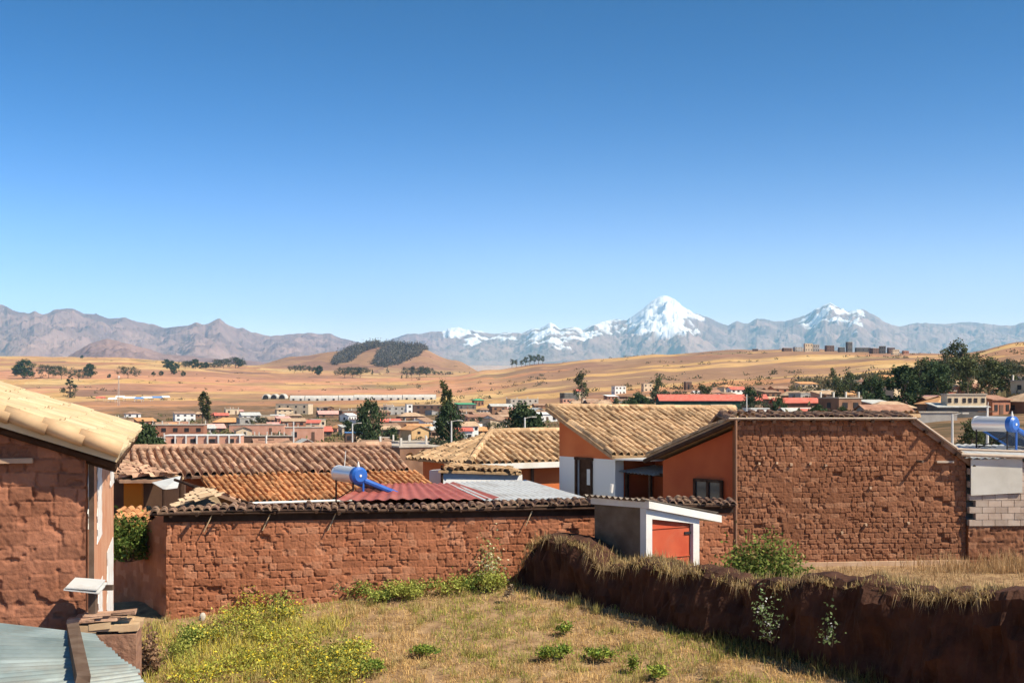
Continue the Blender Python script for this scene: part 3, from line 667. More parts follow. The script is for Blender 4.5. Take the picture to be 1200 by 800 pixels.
# mud wall stub with dry grass edge
st = thing('mud_wall_stub', (-5.6, 16.6, -5.0), 'crumbling lit stub of mud wall beside the whitewashed house corner', 'wall')
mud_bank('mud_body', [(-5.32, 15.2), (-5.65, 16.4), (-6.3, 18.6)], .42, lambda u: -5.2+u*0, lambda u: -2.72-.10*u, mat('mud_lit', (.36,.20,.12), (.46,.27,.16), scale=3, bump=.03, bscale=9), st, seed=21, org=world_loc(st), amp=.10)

# ---------------------------------------------------------------- 3 the long mud brick garden wall with tile coping
WA, WB = np.array([-6.89, 25.5]), np.array([4.72, 27.3]); wd = (WB-WA)/np.linalg.norm(WB-WA); wn2 = np.array([wd[1], -wd[0]]); WL = np.linalg.norm(WB-WA)
t = thing('garden_wall', (WA[0], WA[1], -5.0), 'long mud brick garden wall with a dark tile coping across the lot', 'wall')
def gz(u): return ground(WA[0]+wd[0]*u, WA[1]+wd[1]*u)-.35
def wt(u): return -2.40-.002*u+(np.floor(np.sin(u*2.3)*1.2+np.sin(u*5.1))*.5 > .4)*(-.06)
brick_wall('wall', WA, WB, gz, wt, BRICK_M, t, bw=.24, bh=.145, res=.015, seed=7, depth=.028, holes=.004, rough=.006, thick=.40)
# return wall going back on the dark side
RB = np.array([-9.0, 28.8])
brick_wall('return_wall', RB, WA+np.array([.0, .0]), -5.4, lambda u: -3.6+1.22*smooth(0, 4.0, u), BRICK_M, t, seed=8, res=.05, thick=.35, ragged=.08)
# coping: poles, mud bed and one row of tiles each side
def wp(u, off, z): return np.array([WA[0]+wd[0]*u+wn2[0]*off, WA[1]+wd[1]*u+wn2[1]*off, z])
def cz(u): return -2.345+.09*np.sin(u*.9)*.35+.004*u
segs = np.linspace(-.3, WL+.05, 9)
for i in range(8):
    a, b = segs[i], segs[i+1]
    if i == 6: a += .0
    tile_roof('coping_tiles', [wp(a, -.22, cz(a)+.085), wp(b, -.22, cz(b)+.085), wp(b, .12, cz(b)+.035), wp(a, .12, cz(a)+.035)], mat('sooty_tile', (.17,.10,.075), (.30,.19,.13), attr=.35, scale=6, dirt=(.40,.27,.17)), t, per=.165, row=.25, amp=.034, seed=30+i, wob=.02, deck_t=.03)
m = MB(); r_ = random.Random(5)
u = 0.1
while u < WL-.1:
    z = cz(u)-.03; m.tube(wp(u, -.25, z), wp(u, .07+r_.uniform(0, .14)**1.0*(.4+(r_.random() < .25)), z-r_.uniform(.01, .05)), r_.uniform(.022, .04), n=7); u += r_.uniform(.28, .6)
m.tube(wp(-.3, .09, cz(0)-.04), wp(WL*.5, .10, cz(WL*.5)-.03), .026, n=7); m.tube(wp(WL*.48, .10, cz(5)-.03), wp(WL, .09, cz(WL)-.04), .026, n=7)
each(m, 'rafter', DARKWOOD, t)
MB().prism([wp(-.05, .02, cz(0)-.20), wp(WL, .02, cz(WL)-.20), wp(WL, .02, cz(WL)+.03), wp(-.05, .02, cz(0)+.03)], (-wn2[0]*.3, -wn2[1]*.3, 0)).build('mud_bed', DARKWOOD, t)
m = MB()
for uu in (2.05, 3.35, 7.4, 9.6, .9):
    m.tube(wp(uu, .06, cz(uu)-.08), wp(uu-.16, .10, cz(uu)-.42), .012, n=5)
each(m, 'loose_cane', mat('cane', (.5,.38,.24), (.42,.3,.18)), t)
# tiled ridge of the gate roof at the wall's left end
g = thing('gate_roof', (-7.0, 26.5, -5.0), 'small tan tiled gate roof behind the near corner of the garden wall', 'roof')
tile_roof('tiles', [P(232, 573, 27.5), P(250, 574, 27.0), P(262, 592, 25.9), P(200, 598, 25.6)], mat('tan_tile', (.50,.35,.22), (.60,.44,.29), attr=.15, scale=4), g, per=.2, row=.3, amp=.02, seed=41)
tile_roof('tiles', [P(250, 574, 27.0), P(232, 573, 27.5), P(228, 590, 28.8), P(296, 590, 26.8)], TILE_OLD, g, per=.2, row=.3, amp=.03, seed=42)
m = MB(); m.tube(P(205, 562, 29.5), P(300, 592, 26.4), .035); m.tube(P(216, 566, 29), P(285, 592, 26.6), .03); m.tube(P(240, 575, 27.3), (P(240, 575, 27.3)[0], 27.3, -5.3), .07)
m.build('pole', DARKWOOD, g)

# ---------------------------------------------------------------- 4 long tiled house behind the wall
TH = math.radians(27); eR = np.array([math.cos(TH), math.sin(TH), 0]); eS = np.array([math.sin(TH), -math.cos(TH), 0])   # along ridge, down the front slope (plan)
def down(p, run, drop): return np.array(p)+eS*run-np.array([0, 0, drop])
def box_body(name, c0, e1, l1, e2, l2, z0, z1, mat_, parent):
    p = [np.array([*(c0[:2]+e1[:2]*a+e2[:2]*b), z0]) for a, b in ((0, 0), (l1, 0), (l1, l2), (0, l2))]
    return MB().prism(p, (0, 0, z1-z0)).build(name, mat_, parent)
t = thing('tiled_house', (-9, 32, -5.4), 'long low house with an old brown clay tile roof above a newer orange one', 'house')
A0 = P(118, 527, 34.5); Lr = 8.3
B0 = A0+eR*Lr; B0[2] = -(522.5-HZ)/F*B0[1]
sd1 = 1.9; dr = .62
A1, B1 = down(A0, sd1, dr), down(B0, sd1, dr); 
tile_roof('old_roof', [A0, B0, B1, A1], TILE_OLD, t, missing=.012, per=.225, row=.36, amp=.075, seed=50, wob=.05)
ridge_tiles('ridge_tiles', A0, B0, TILE_OLD, t, r=.11, up=.03)
tile_roof('back_roof', [B0, A0, A0-eS*2.2-np.array([0, 0, .8]), B0-eS*2.2-np.array([0, 0, .8])], TILE_OLD, t, per=.3, row=.5, amp=.04, seed=51)
A2 = A1+eR*2.25+np.array([0, 0, -.03])-eS*.1; B2 = B1+eR*.15-eS*.1+np.array([0, 0, -.03])
tile_roof('orange_roof', [A2, B2, down(B2, 2.1, .55), down(A2, 2.1, .55)], TILE_NEW, t, per=.17, row=.36, amp=.045, seed=52, wob=.012)
box_body('wall', A1+eR*.3-eS*.35, eR, Lr-.6, -eS, 3.2, -5.5, A1[2]-.12, ORANGE, t)
box_body('wall', down(A2, 1.75, .55)+eR*.3, eR, Lr-3.0, -eS, 1.5, -5.5, A2[2]-.62, ORANGE, t)
m = MB(); e0 = down(A2, 2.12, .6); e1 = down(B2, 2.12, .6); m.tube(e0, e1, .035); m.build('gutter', METAL, t)
# small side roof and orange wall
t = thing('small_outhouse', P(165, 600, 31.5), 'small outhouse with a bright orange wall and a short brown tiled roof', 'outhouse')
a, b = P(128, 540, 32.5), P(208, 558, 31.2); 
tile_roof('roof', [P(120, 536, 33.6), P(150, 541, 33.0), P(206, 561, 31.2), P(140, 561, 30.6)], TILE_OLD, t, per=.23, row=.33, amp=.055, seed=60)
m = MB(); m.prism([P(145, 561, 31.2), P(166, 561, 31.4), P(166, 640, 31.4), P(145, 640, 31.2)], (0, .15, 0)); m.build('orange_wall', ORANGE_B, t)
m = MB(); m.prism([P(166, 561, 31.9), P(216, 566, 31.9), P(216, 640, 31.9), P(166, 640, 31.9)], (0, .15, 0)); m.prism([P(128, 559, 31.9), P(145, 560, 31.9), P(145, 640, 31.9), P(128, 640, 31.9)], (0, .15, 0)); m.build('dark_wall', mat('dark_adobe', (.10,.055,.04), (.14,.08,.05)), t)
m = MB(); m.tube(P(134, 538, 33), P(214, 560, 31.1), .04); m.tube(P(134, 541, 32.9), P(212, 566, 31.0), .03); m.build('rake_pole', TILE_BARGE, t)
t = thing('tile_awning', P(160, 600, 30), 'narrow awning of red clay tiles below the bright orange wall', 'awning')
tile_roof('tiles', [P(140, 594, 30.5), P(190, 595, 30.5), P(196, 609, 29.6), P(134, 609, 29.4)], TILE_NEW, t, per=.2, row=.3, amp=.05, seed=61)
MB().tube(P(150, 600, 30.2)-np.array([0, 0, .1]), (P(150, 600, 30.2)[0], 30.2, -5.4), .05).tube(P(185, 600, 30.2)-np.array([0, 0, .1]), (P(185, 600, 30.2)[0], 30.2, -5.4), .05).build('post', WOOD, t)
t = thing('plastic_tarp', P(200, 564, 30), 'small pale grey tarp pegged beside the orange tile roof', 'tarp')
Tp = [P(178, 565, 30.6), P(212, 557, 30.8), P(208, 571, 30.0), P(192, 573, 29.8)]
MB().prism(Tp, (0, 0, -.012)).build('sheet', METAL, t); MB().tube(Tp[1], (Tp[1][0], Tp[1][1], -5.4), .04).tube(Tp[3], (Tp[3][0], Tp[3][1], -5.4), .04).build('pole', DARKWOOD, t)

# ---------------------------------------------------------------- 5 solar water heaters
def solar_heater(c, az, label, s=1., base_z=-3.0, arr=1.0):
    """c: centre of the blue cap; az: plan direction in which the tubes run down"""
    t = thing('solar_water_heater', (c[0], c[1], base_z), label, 'water heater', 'solar water heaters on the roofs')
    s *= .88
    ds = np.array([math.cos(az), math.sin(az), 0]); ax = np.array([-math.sin(az), math.cos(az), 0])     # ax: along the tank, away from the cap
    if ax[1] < 0: ax = -ax
    c = np.array(c, float); Lt = 1.25*s; r = .225*s
    m = MB(); m.tube(c+ax*.10, c+ax*Lt, r, n=40); m.build('tank', STEEL, t)
    m = MB(); m.tube(c-ax*.02, c+ax*.12, r*1.06, n=26); m.tube(c-ax*.07, c-ax*.02, r*.75, r*1.06, n=26); cap = m.build('end_cap', BLUE, t); MB().tube(c+ax*(Lt-.02), c+ax*(Lt+.03), r*1.03, n=26).build('end_cap', STEEL, t)
    MB().tube(c-ax*.085, c-ax*.06, r*.16, n=10).build('nozzle', WHITE, cap, org=world_loc(t))
    lo = c+ds*1.75*s-np.array([0, 0, .80*s]); up = c+ds*.15*s-np.array([0, 0, .16*s])
    m = MB()
    n = 12
    for i in range(n):
        o = ax*(.1+(Lt-.2)*i/(n-1)); m.tube(up+o, lo+o, .028*s, n=7)
    m.build('glass_tubes', TUBEGLASS, t)
    m = MB(); m.tube(up+np.array([0, 0, .02]), lo+np.array([0, 0, .02]), .075*s, n=8); m.tube(up+ax*Lt, lo+ax*Lt, .04*s); m.tube(lo-ax*.05, lo+ax*(Lt+.05), .05*s); m.build('tube_frame', BLUE, t)
    m = MB(); ft = c+ds*.12*s; ft[2] = base_z; m.tube(ft+np.array([0, 0, 0]), c+ds*.12*s, .032*s); m.build('front_leg', BLUE, t)
    m = MB()
    bk = c-ds*.12*s
    for o in (ax*.12, ax*Lt*.95):
        p = bk+o; q = ft+o
        m.tube((p[0], p[1], base_z), p-np.array([0, 0, r*.8]), .024*s); m.tube((q[0], q[1], base_z), q-np.array([0, 0, r*.8]), .024*s)
        l2 = lo+o; m.tube((l2[0], l2[1], base_z), l2, .02*s); m.tube((p[0], p[1], base_z+.1), l2, .018*s); m.tube((p[0], p[1], base_z+.05), q-np.array([0, 0, r*.8]), .015*s)
    m.tube(bk+ax*.12-np.array([0, 0, r+.12]), bk+ax*Lt*.95-np.array([0, 0, r+.45]), .016*s)
    m.build('stand', BLACK, t)
    m = MB(); m.tube(c+ax*.05+np.array([0, 0, r]), c+ax*.05+np.array([0, 0, r+.16*s]), .05*s, .01, n=8); m.build('float_valve', WHITE, t)
    m = MB(); m.tube(c+ax*.9*s+np.array([0, 0, r]), c+ax*.9*s+np.array([.03, 0, r+.42*s]), .010, n=5); m.build('vent_pipe', WHITE, t)
    return t
solar_heater(P(421, 557, 31), math.radians(34), 'blue capped solar water heater standing in front of the long brown tiled roof', 1.0, -2.95)
solar_heater(P(1188, 497, 33), math.radians(34), 'blue capped solar water heater on the roof above the pale panel wall', 1.0, -1.45)

# ---------------------------------------------------------------- 6 red and white sheet roofs behind the wall
def flat_building(name, C, mr, label, wallm, z0=-5.4, per=.2, cat='shed', seed=0):
    t = thing(name, (*np.mean([c[:2] for c in C], 0), z0), label, cat)
    corrugated('roof', C, mr, t, per=per, amp=.018, seed=seed)
    cc = np.mean(C, 0); p = [np.array([*(cc[:2]+(c[:2]-cc[:2])*.93), z0]) for c in C]; zt = min(c[2] for c in C)-.06
    MB().prism(p, (0, 0, zt-z0)).build('wall', wallm, t); return t
flat_building('red_roofed_shed', [P(430, 567, 33.5), P(531, 565.5, 35), P(585, 584, 30.8), P(392, 586, 28.6)], REDMETAL, 'low shed with a flat red corrugated roof right behind the garden wall', ORANGE, seed=1)
flat_building('grey_roofed_shed', [P(522, 565, 35), P(618, 562, 37.5), P(690, 583, 31.5), P(568, 586, 30.3)], METAL, 'low shed with a flat silver grey sheet roof beside the red roofed one', WHITE, seed=2)

# ---------------------------------------------------------------- 7 hipped tile roof house
t = thing('hipped_roof_house', (0, 47, -5.6), 'house with a hipped golden clay tile roof, white fascia and dark end wall', 'house')
TB_ = math.radians(30); hR = np.array([math.cos(TB_), math.sin(TB_), 0]); hS = np.array([math.sin(TB_), -math.cos(TB_), 0])
H0 = P(575, 507, 46.0); H1 = H0+hR*6.5; H1[2] = H0[2]
run, drp = 2.5, .93
E0 = H0+hS*run-hR*2.2-np.array([0, 0, drp]); E1 = H1+hS*run-np.array([0, 0, drp])+hR*.6; E3 = H0-hS*run-hR*2.2-np.array([0, 0, drp]); E4 = H1-hS*run-np.array([0, 0, drp])
tile_roof('front_roof', [H0, H1, E1, E0], TILE_GOLD, t, per=.27, row=.38, amp=.075, missing=.01, seed=70, wob=.03)
tile_roof('hip_roof', [H0, H0+np.array([*(E0-E3)[:2], 0])/np.linalg.norm((E0-E3)[:2])*.01, E0, E3], TILE_GOLD, t, per=.27, row=.38, amp=.045, seed=71, wob=.03)
tile_roof('back_roof', [H1, H0, E3, E4], TILE_GOLD, t, per=.3, row=.5, amp=.05, seed=72)
ridge_tiles('ridge_tiles', H0, H1, TILE_GOLD, t, r=.12); ridge_tiles('ridge_tiles', H0, E0, TILE_GOLD, t, r=.12, up=.04)
box_body('wall', H0+hS*(run-.45)-hR*1.7, hR, 8.5, -hS, 2*run-.9, -5.7, E0[2]-.08, ORANGE, t)
fa = E0+hS*.0-np.array([0, 0, .12]); MB().box((fa+hR*4.6), (8.6, .04, .19), hR, hS).build('fascia', WHITE, t)
m = MB(); w0 = H0+hS*(run-.43)-hR*1.7; w0[2] = -2.95
m.box(w0+hR*5.0, (.10, .08, 1.4), hR, hS); m.box(w0+hR*2.2, (.10, .08, 1.4), hR, hS); each(m, 'timber_post', WOOD, t)
MB().box(w0+hR*6.4+hS*.02+np.array([0, 0, .30]), (1.7, .05, .45), hR, hS).build('window', DARK, t)
# white walled yard room with tile coping in front of it
t = thing('white_yard_room', P(560, 600, 40), 'white walled yard room with a short golden tile coping', 'outbuilding')
a, b = P(504, 549, 40.5), P(606, 551, 42.5); a2, b2 = P(512, 545, 41), P(600, 546, 43)
MB().prism([P(503, 551, 40.3), P(518, 550, 39.6), P(518, 640, 39.6), P(503, 640, 40.3)], (.1, .4, 0)).build('end_wall', mat('lilac_white_plaster', (.7,)*3), t)
MB().prism([P(519, 553, 39.6), P(612, 556, 41.3), P(612, 640, 41.3), P(519, 640, 39.6)], (-.1, .4, 0)).build('wall', mat('lilac_white_plaster', (.72,.67,.64), (.64,.59,.56), scale=2), t)
tile_roof('coping_tiles', [P(530, 544, 40.6), P(598, 546, 42.3), P(611, 553, 41.1), P(514, 550, 39.3)], TILE_GOLD, t, per=.25, row=.3, amp=.05, seed=74, wob=.03)
MB().tube(P(518, 545, 39.5), (P(518, 545, 39.5)[0], 39.5, -5.4), .04).build('pole', DARKWOOD, t)

# ---------------------------------------------------------------- 8 orange courtyard house
t = thing('orange_house', (4, 38, -5.5), 'orange and white courtyard house with a big golden tile roof and balcony', 'house')
TC = math.radians(35); cR = np.array([math.cos(TC), math.sin(TC), 0]); cS = np.array([math.sin(TC), -math.cos(TC), 0])
R0 = P(640, 477, 37.4); Lc = 7.6; R1 = R0+cR*Lc; R1[2] = -(479-HZ)/F*R1[1]
rn, rd = 3.05, 1.28
tile_roof('courtyard_roof', [R0, R1, R1+cS*4.42-np.array([0, 0, rd*1.0]), R0+cS*4.42-np.array([0, 0, rd*1.0])] if False else [R0, R1, R1+cS*rn-np.array([0, 0, rd]), R0+cS*rn-np.array([0, 0, rd])], TILE_GOLD, t, per=.235, row=.38, amp=.075, missing=.008, seed=80, wob=.03, deck_t=.09)
ridge_tiles('ridge_tiles', R0, R1, TILE_GOLD, t, r=.1, up=.02)
# gable wall of the west wing, upper band orange, lower band white with a doorway
ga = R0+cR*.32+cS*.22; gb = R0+cR*.32+cS*(rn-.28)
zt_a, zt_b = R0[2]-.12-.22*rd/rn, R0[2]-.12-(rn-.28)*rd/rn; zm = -(537-HZ)/F*36.0
G = lambda f, z: np.array([*(ga[:2]*(1-f)+gb[:2]*f), z])
MB().prism([G(0, zm), G(1, zm), G(1, zt_b), G(0, zt_a)], cR*.3).build('orange_gable', ORANGE, t)
d0, d1 = .32, .60
LIL = mat('lilac_white_plaster', (.72,.67,.64), (.64,.59,.56), scale=2)
m = MB(); m.prism([G(0, -5.5), G(d0, -5.5), G(d0, zm), G(0, zm)], cR*.3); m.prism([G(d1, -5.5), G(1, -5.5), G(1, zm), G(d1, zm)], cR*.3); m.prism([G(d0, -5.5), G(d1, -5.5), G(d1, -3.2), G(d0, -3.2)], cR*.3); m.build('white_wall', LIL, t)
dr_ = MB().prism([G(d0, -3.2), G(d1, -3.2), G(d1, zm), G(d0, zm)], cR*.06).build('door', DARKWOOD, t); dr_.location = [float(v) for v in cR*.10]
m = MB(); f_ = G((d0+d1)/2+.06, -2.35); m.box(f_, (.04, .28, .45), cR, cS); m.build('pane', LIL, dr_, org=world_loc(t))
m = MB()
for z_ in (zm-.03, -3.2):
    m.box(G((d0+d1)/2, z_)-cR*.02, (.06, (d1-d0)*rn*.98, .07), cR, cS)
for f in (d0, d1): m.box(G(f, (zm-3.2)/2)-cR*.02, (.06, .07, abs(zm+3.2)), cR, cS)
m.build('door_frame', DARKWOOD, t)
# valley sheet between the two parallel roofs, east roof and its gable in the same front line
FL = lambda d_, z, o=0: np.array([R0[0]+cS[0]*d_+cR[0]*o, R0[1]+cS[1]*d_+cR[1]*o, z])
zv = R0[2]-rd
tile_roof('east_roof', [FL(7.75, -.50, 7.0), FL(7.75, -.50, 0), FL(4.42, -1.60, 0), FL(4.42, -1.60, 7.0)], TILE_GOLD, t, per=.235, row=.38, amp=.06, seed=81, wob=.02, deck_t=.10)
MB().prism([FL(rn-.1, zv-.10, .1), FL(4.55, -1.72, .1), FL(4.55, -1.72, 7.5), FL(rn-.1, zv-.10, 7.5)], (0, 0, -.04)).build('valley_sheet', METAL, t)
Q = lambda d_, z: FL(7.72-d_, z, .33)
ORANGE_D = mat('deep_red_orange_plaster', (.42,.09,.035), (.50,.12,.045), scale=1.2, bump=.004)
MB().prism([Q(0, -5.3), Q(3.0, -5.3), Q(3.0, -1.74), Q(0, -.74)], cR*.3).build('orange_wall', ORANGE_D, t)
m = MB(); m.tube(FL(7.8, -.62, .02), FL(4.35, -1.76, .02), .06); m.build('rake_beam', DARKWOOD, t)
m = MB(); wc = Q(1.25, -2.55); m.box(wc-cR*.02, (.05, .95, .72), cR, cS); wi = m.build('window', GLASS, t)
m = MB()
for s_ in (-.48, 0, .48): m.box(wc-cR*.05+cS*s_, (.07, .07, .78), cR, cS)
for s_ in (-.38, .38): m.box(wc-cR*.055+np.array([0, 0, s_]), (.06, 1.02, .07), cR, cS)
m.build('frame', DARKWOOD, wi, org=world_loc(t))
# back of the courtyard: wall, balcony, posts
bA = FL(rn-.4, 0, 1.75); bB = FL(4.9, 0, 1.75); bA[2] = bB[2] = 0
MB().prism([FL(4.74, -5.3, .6), FL(4.74, -5.3, 6), FL(4.74, -1.75, 6), FL(4.74, -1.75, .6)], cS*.2).build('courtyard_wall', ORANGE_D, t)
MB().prism([FL(rn-.3, -5.3, .5), FL(rn-.3, -5.3, 6), FL(rn-.3, zv-.12, 6), FL(rn-.3, zv-.12, .5)], -cS*.2).build('courtyard_wall', ORANGE_D, t)
be = (bB-bA)/np.linalg.norm((bB-bA)[:2]); bn = -cR; bl = np.linalg.norm((bB-bA)[:2])
MB().prism([np.array([*bA[:2], -5.5]), np.array([*bB[:2], -5.5]), np.array([*bB[:2], -1.78]), np.array([*bA[:2], -1.78])], -bn*.3).build('back_wall', ORANGE_D, t)
o = bA+bn*.03; Z = lambda z: np.array([0, 0, z])
MB().box(o+be*bl*.55+Z(-2.75), (.75, .04, 1.1), be, bn).build('doorway', DARK, t)
m = MB(); b0 = o+bn*1.0
m.box(b0+be*bl*.5+Z(-3.45), (bl, .05, .06), be, bn); m.box(b0+be*bl*.5+Z(-3.02), (bl, .06, .06), be, bn)
k = 0.
while k < bl: m.box(b0+be*k+Z(-3.25), (.035, .035, .42), be, bn); k += .13
m.build('balustrade', mat('dark_red_wood', (.16,.04,.02), (.22,.06,.03)), t)
m = MB()
for k in (.15, bl*.5, bl-.2): m.box(b0+be*k+Z(-3.6), (.08, .08, 2.9), be, bn)
each(m, 'timber_post', DARKWOOD, t); MB().box(b0+be*bl*.5+Z(-2.16), (bl, .08, .09), be, bn).build('beam', DARKWOOD, t)
MB().box(o+bn*.5+be*bl*.5+Z(-3.53), (bl, 1.1, .08), be, bn).build('balcony_floor', DARKWOOD, t)
corrugated('awning', [o+be*(-.2)+Z(-1.98)-bn*.1, o+be*(bl*.7)+Z(-2.02)-bn*.1, b0+be*(bl*.7)+Z(-2.16)+bn*.3, b0-be*.2+Z(-2.12)+bn*.3], METAL, t, per=.15, amp=.012, seed=5)
m = MB(); m.tube(P(322, 0, 1)*0+P(716, 577, 33), P(717, 567, 33), .05); m.build('white_pipe', WHITE, t)
MB().tube(P(862.5, 492, 30.9), P(862.5, 645, 30.9), .03).build('drain_pipe', mat('rust_pipe', (.30,.16,.10)), t)

# ---------------------------------------------------------------- 9 big mud brick house on the right
KB = .785
t = thing('brick_barn', (5.5, 31.2, -4.3), 'big windowless brown mud brick house with a sloping roof edge', 'house')
BA = np.array([5.47, 31.15]); bd = np.array([math.cos(.05), math.sin(.05)]); BL = 7.25; BB = BA+bd*BL*KB
ztop = lambda u: np.where(u < 5.45*KB, -.80*KB, -.80*KB-(u-5.45*KB)*.72)
brick_wall('wall', BA, BB, -5.75*KB, ztop, BRICK_R, t, bw=.19, bh=.125, res=.015, seed=9, depth=.031, rough=.006, thick=.5, holes=.012)
N3 = np.array([bd[1], -bd[0], 0]); B3 = np.array([bd[0], bd[1], 0])
W = lambda u, off, z: np.array([BA[0]+bd[0]*u*KB+N3[0]*off, BA[1]+bd[1]*u*KB+N3[1]*off, z*KB])
MB().prism([W(1.2, .10, -5.7), W(BL, .10, -5.7), W(BL, .10, -5.16), W(1.2, .10, -5.22)], -N3*.3).build('footing', mat('pale_footing', (.52,.34,.22), (.60,.42,.28), scale=3), t)
tile_roof('roof', [W(-.35, -1.2, -.61), W(5.55, -1.2, -.61), W(5.55, .13, -.72), W(-.35, .13, -.72)], mat('sooty_tile', (.1,)*3), t, per=.25, row=.36, amp=.06, seed=90, deck_t=.04)
tile_roof('back_roof', [W(5.55, -1.2, -.61), W(-.35, -1.2, -.61), W(-.35, -5, -2.0), W(5.55, -5, -2.0)], TILE_OLD, t, per=.3, row=.5, amp=.05, seed=91)
tile_roof('end_roof', [W(5.55, .07, -.70), W(5.55, -4, -.70), W(7.6, -4, -2.18), W(7.6, .07, -2.18)], TILE_OLD, t, per=.3, row=.5, amp=.05, seed=92, deck_t=.12)
m = MB(); m.tube(W(-.3, .17, -.74), W(5.6, .17, -.74), .024); m.tube(W(5.55, .10, -.72), W(7.6, .10, -2.18), .026); m.build('gutter_pole', mat('bleached_pole', (.55,.45,.36), (.45,.35,.27)), t)
m = MB()
for i in range(9): m.tube(W(.5+i*.62, -.2, -.78), W(.5+i*.62, .17, -.84), .045, n=7)
for i in range(4): m.tube(W(5.9+i*.5, -.2, -1.12-i*.36), W(5.9+i*.5, .2, -1.16-i*.36), .045, n=7)
each(m, 'rafter', DARKWOOD, t)
for o_, (u0, z0) in enumerate([(0, 0)]):
    MB().tube(W(5.65, -.2, -2.10), W(5.75, .26, -2.08), .035, n=8).build('projecting_beam', WOOD, t)
MB().box(W(6.55, .04, -2.10), (.42, .1, .05), B3, N3).build('timber_lintel', mat('bleached_pole', (.5,)*3), t)
box_body('rear_wall', W(.3, -.5, 0), B3, (BL-.6)*KB, -N3, 4.0, -5.7, -1.9, BRICK_R, t)
m = MB()
for i, (u0, z0) in enumerate([(.7, -2.15), (1.25, -2.13), (2.3, -2.14), (1.7, -2.17), (2.8, -2.2), (4.05, -4.05), (5.4, -4.0), (4.2, -2.9), (3.3, -4.3)]): m.box(W(u0, .02, z0), (.05, .06, .055), B3, N3, jit=.01)
each(m, 'pale_stone', mat('pale_footing', (.5,)*3), t)

# annex: pale panel, block wall, lower mud brick
t = thing('block_annex', (11.5, 31.5, -4.4), 'annex of grey blocks with a pale rendered panel beside the big brown house', 'outbuilding')
def WW(u, off, z): return W(u, off, z)
brick_wall('lower_wall', V2(WW(BL+.02, .1, 0)), V2(WW(BL+6, .1, 0)), -5.8*KB, lambda u: -4.1*KB+0*u, BRICK_R, t, bw=.27, bh=.135, res=.03, seed=10, thick=.4)
m = MB(); r_ = random.Random(3)
for j in range(10):
    for i in range(15):
        u0 = BL+.23+i*.41+(.2 if j % 2 else 0)
        m.box(WW(u0, .05+r_.uniform(-.006, .006), -4.0+j*.2), (.395*KB, .18, .188*KB), B3, N3, r=r_.random())
m.build('block_wall', mat('concrete_block', (.42,.31,.24), (.52,.41,.33), attr=.14, scale=3, dirt=(.60,.50,.42), bump=.006), t)
MB().prism([WW(BL+.05, .2, -2.02), WW(BL+1.68, .2, -1.98), WW(BL+1.68, .2, -3.06), WW(BL+.05, .2, -3.14)], -N3*.04).build('pale_panel', CONC_L, t)
box_body('body', WW(BL+.1, -.3, 0), B3, 4.8, -N3, 3.0, -5.2, -1.72, CONC, t)
corrugated('roof', [WW(BL-.1, -3.4, -1.75), WW(BL+6.3, -3.4, -1.75), WW(BL+6.3, .25, -1.98), WW(BL-.1, .25, -1.98)], METAL, t, per=.2, amp=.02, seed=8)
m = MB(); m.tube(WW(BL-.3, .28, -1.86), WW(BL+6.3, .30, -2.12), .04); m.tube(WW(BL-.4, .2, -1.7), WW(BL+6.3, .2, -1.95), .03); m.build('eave_pole', mat('bleached_pole', (.5,)*3), t)

# ---------------------------------------------------------------- 10 little shed with white frame and red door
t = thing('latrine_shed', (2.62, 25, -4.6), 'little shed with a red door in a thick white frame and roof slab', 'shed')
sc_, fr_ = np.array([1.80, 25.6, 0]), np.array([2.60, 24.8, 0]); fe = np.array([3.74, 25.55, 0]); fd = (fe-fr_)/np.linalg.norm(fe-fr_); sdv = (sc_-fr_)/np.linalg.norm(sc_-fr_); FW = np.linalg.norm(fe-fr_)
S_ = lambda a, b, z: np.array([fr_[0]+fd[0]*a+sdv[0]*b, fr_[1]+fd[1]*a+sdv[1]*b, z])
zL = lambda a: -2.14-.135*a-.0
MB().prism([S_(.02, 0.06, -4.7), S_(.02, 1.35, -4.7), S_(.02, 1.35, -2.17), S_(.02, 0.06, -2.17)], fd*.15).build('side_wall', mat('grey_mud_render', (.13,.09,.06), (.20,.145,.10), scale=3, bump=.02, bscale=10), t)
MB().prism([S_(.2, 1.2, -4.7), S_(FW, 1.2, -4.7), S_(FW, 1.2, zL(FW)), S_(.2, 1.2, zL(.2))], sdv*.13).build('rear_wall', CONC, t)
MB().prism([S_(FW-.15, .16, -4.7), S_(FW-.15, 1.2, -4.7), S_(FW-.15, 1.2, zL(FW)), S_(FW-.15, .16, zL(FW))], fd*.15).build('side_wall', CONC, t)
m = MB(); f0 = -sdv*.0
m.prism([S_(0, 0, -4.7), S_(.15, 0, -4.7), S_(.15, 0, zL(.15)), S_(0, 0, zL(0))], sdv*.15)
m.prism([S_(FW-.16, 0, -4.7), S_(FW, 0, -4.7), S_(FW, 0, zL(FW)), S_(FW-.16, 0, zL(FW))], sdv*.15)
m.prism([S_(.15, 0, zL(.15)-.26), S_(FW-.16, 0, zL(FW)-.24), S_(FW-.16, 0, zL(FW)), S_(.15, 0, zL(.15))], sdv*.15)
m.build('white_frame', WHITE, t)
MB().prism([S_(.15, .08, -4.7), S_(FW-.16, .08, -4.7), S_(FW-.16, .08, zL(FW)-.2), S_(.15, .08, zL(.15)-.2)], sdv*.03).build('door', RED_PL, t)
m = MB(); m.box(S_(.30, .05, -3.35), (.03, .05, .14), fd, sdv); m.build('handle', BLACK, t)
m = MB()
for z__ in (-2.75, -3.6): m.box(S_(FW-.24, .065, z__), (.16, .02, .05), fd, sdv)
each(m, 'hinge', BLACK, t)
m = MB()
for z__ in (-2.62, -3.2, -3.9): m.box(S_(FW*.5, .070, z__), (FW-.34, .02, .018), fd, sdv)
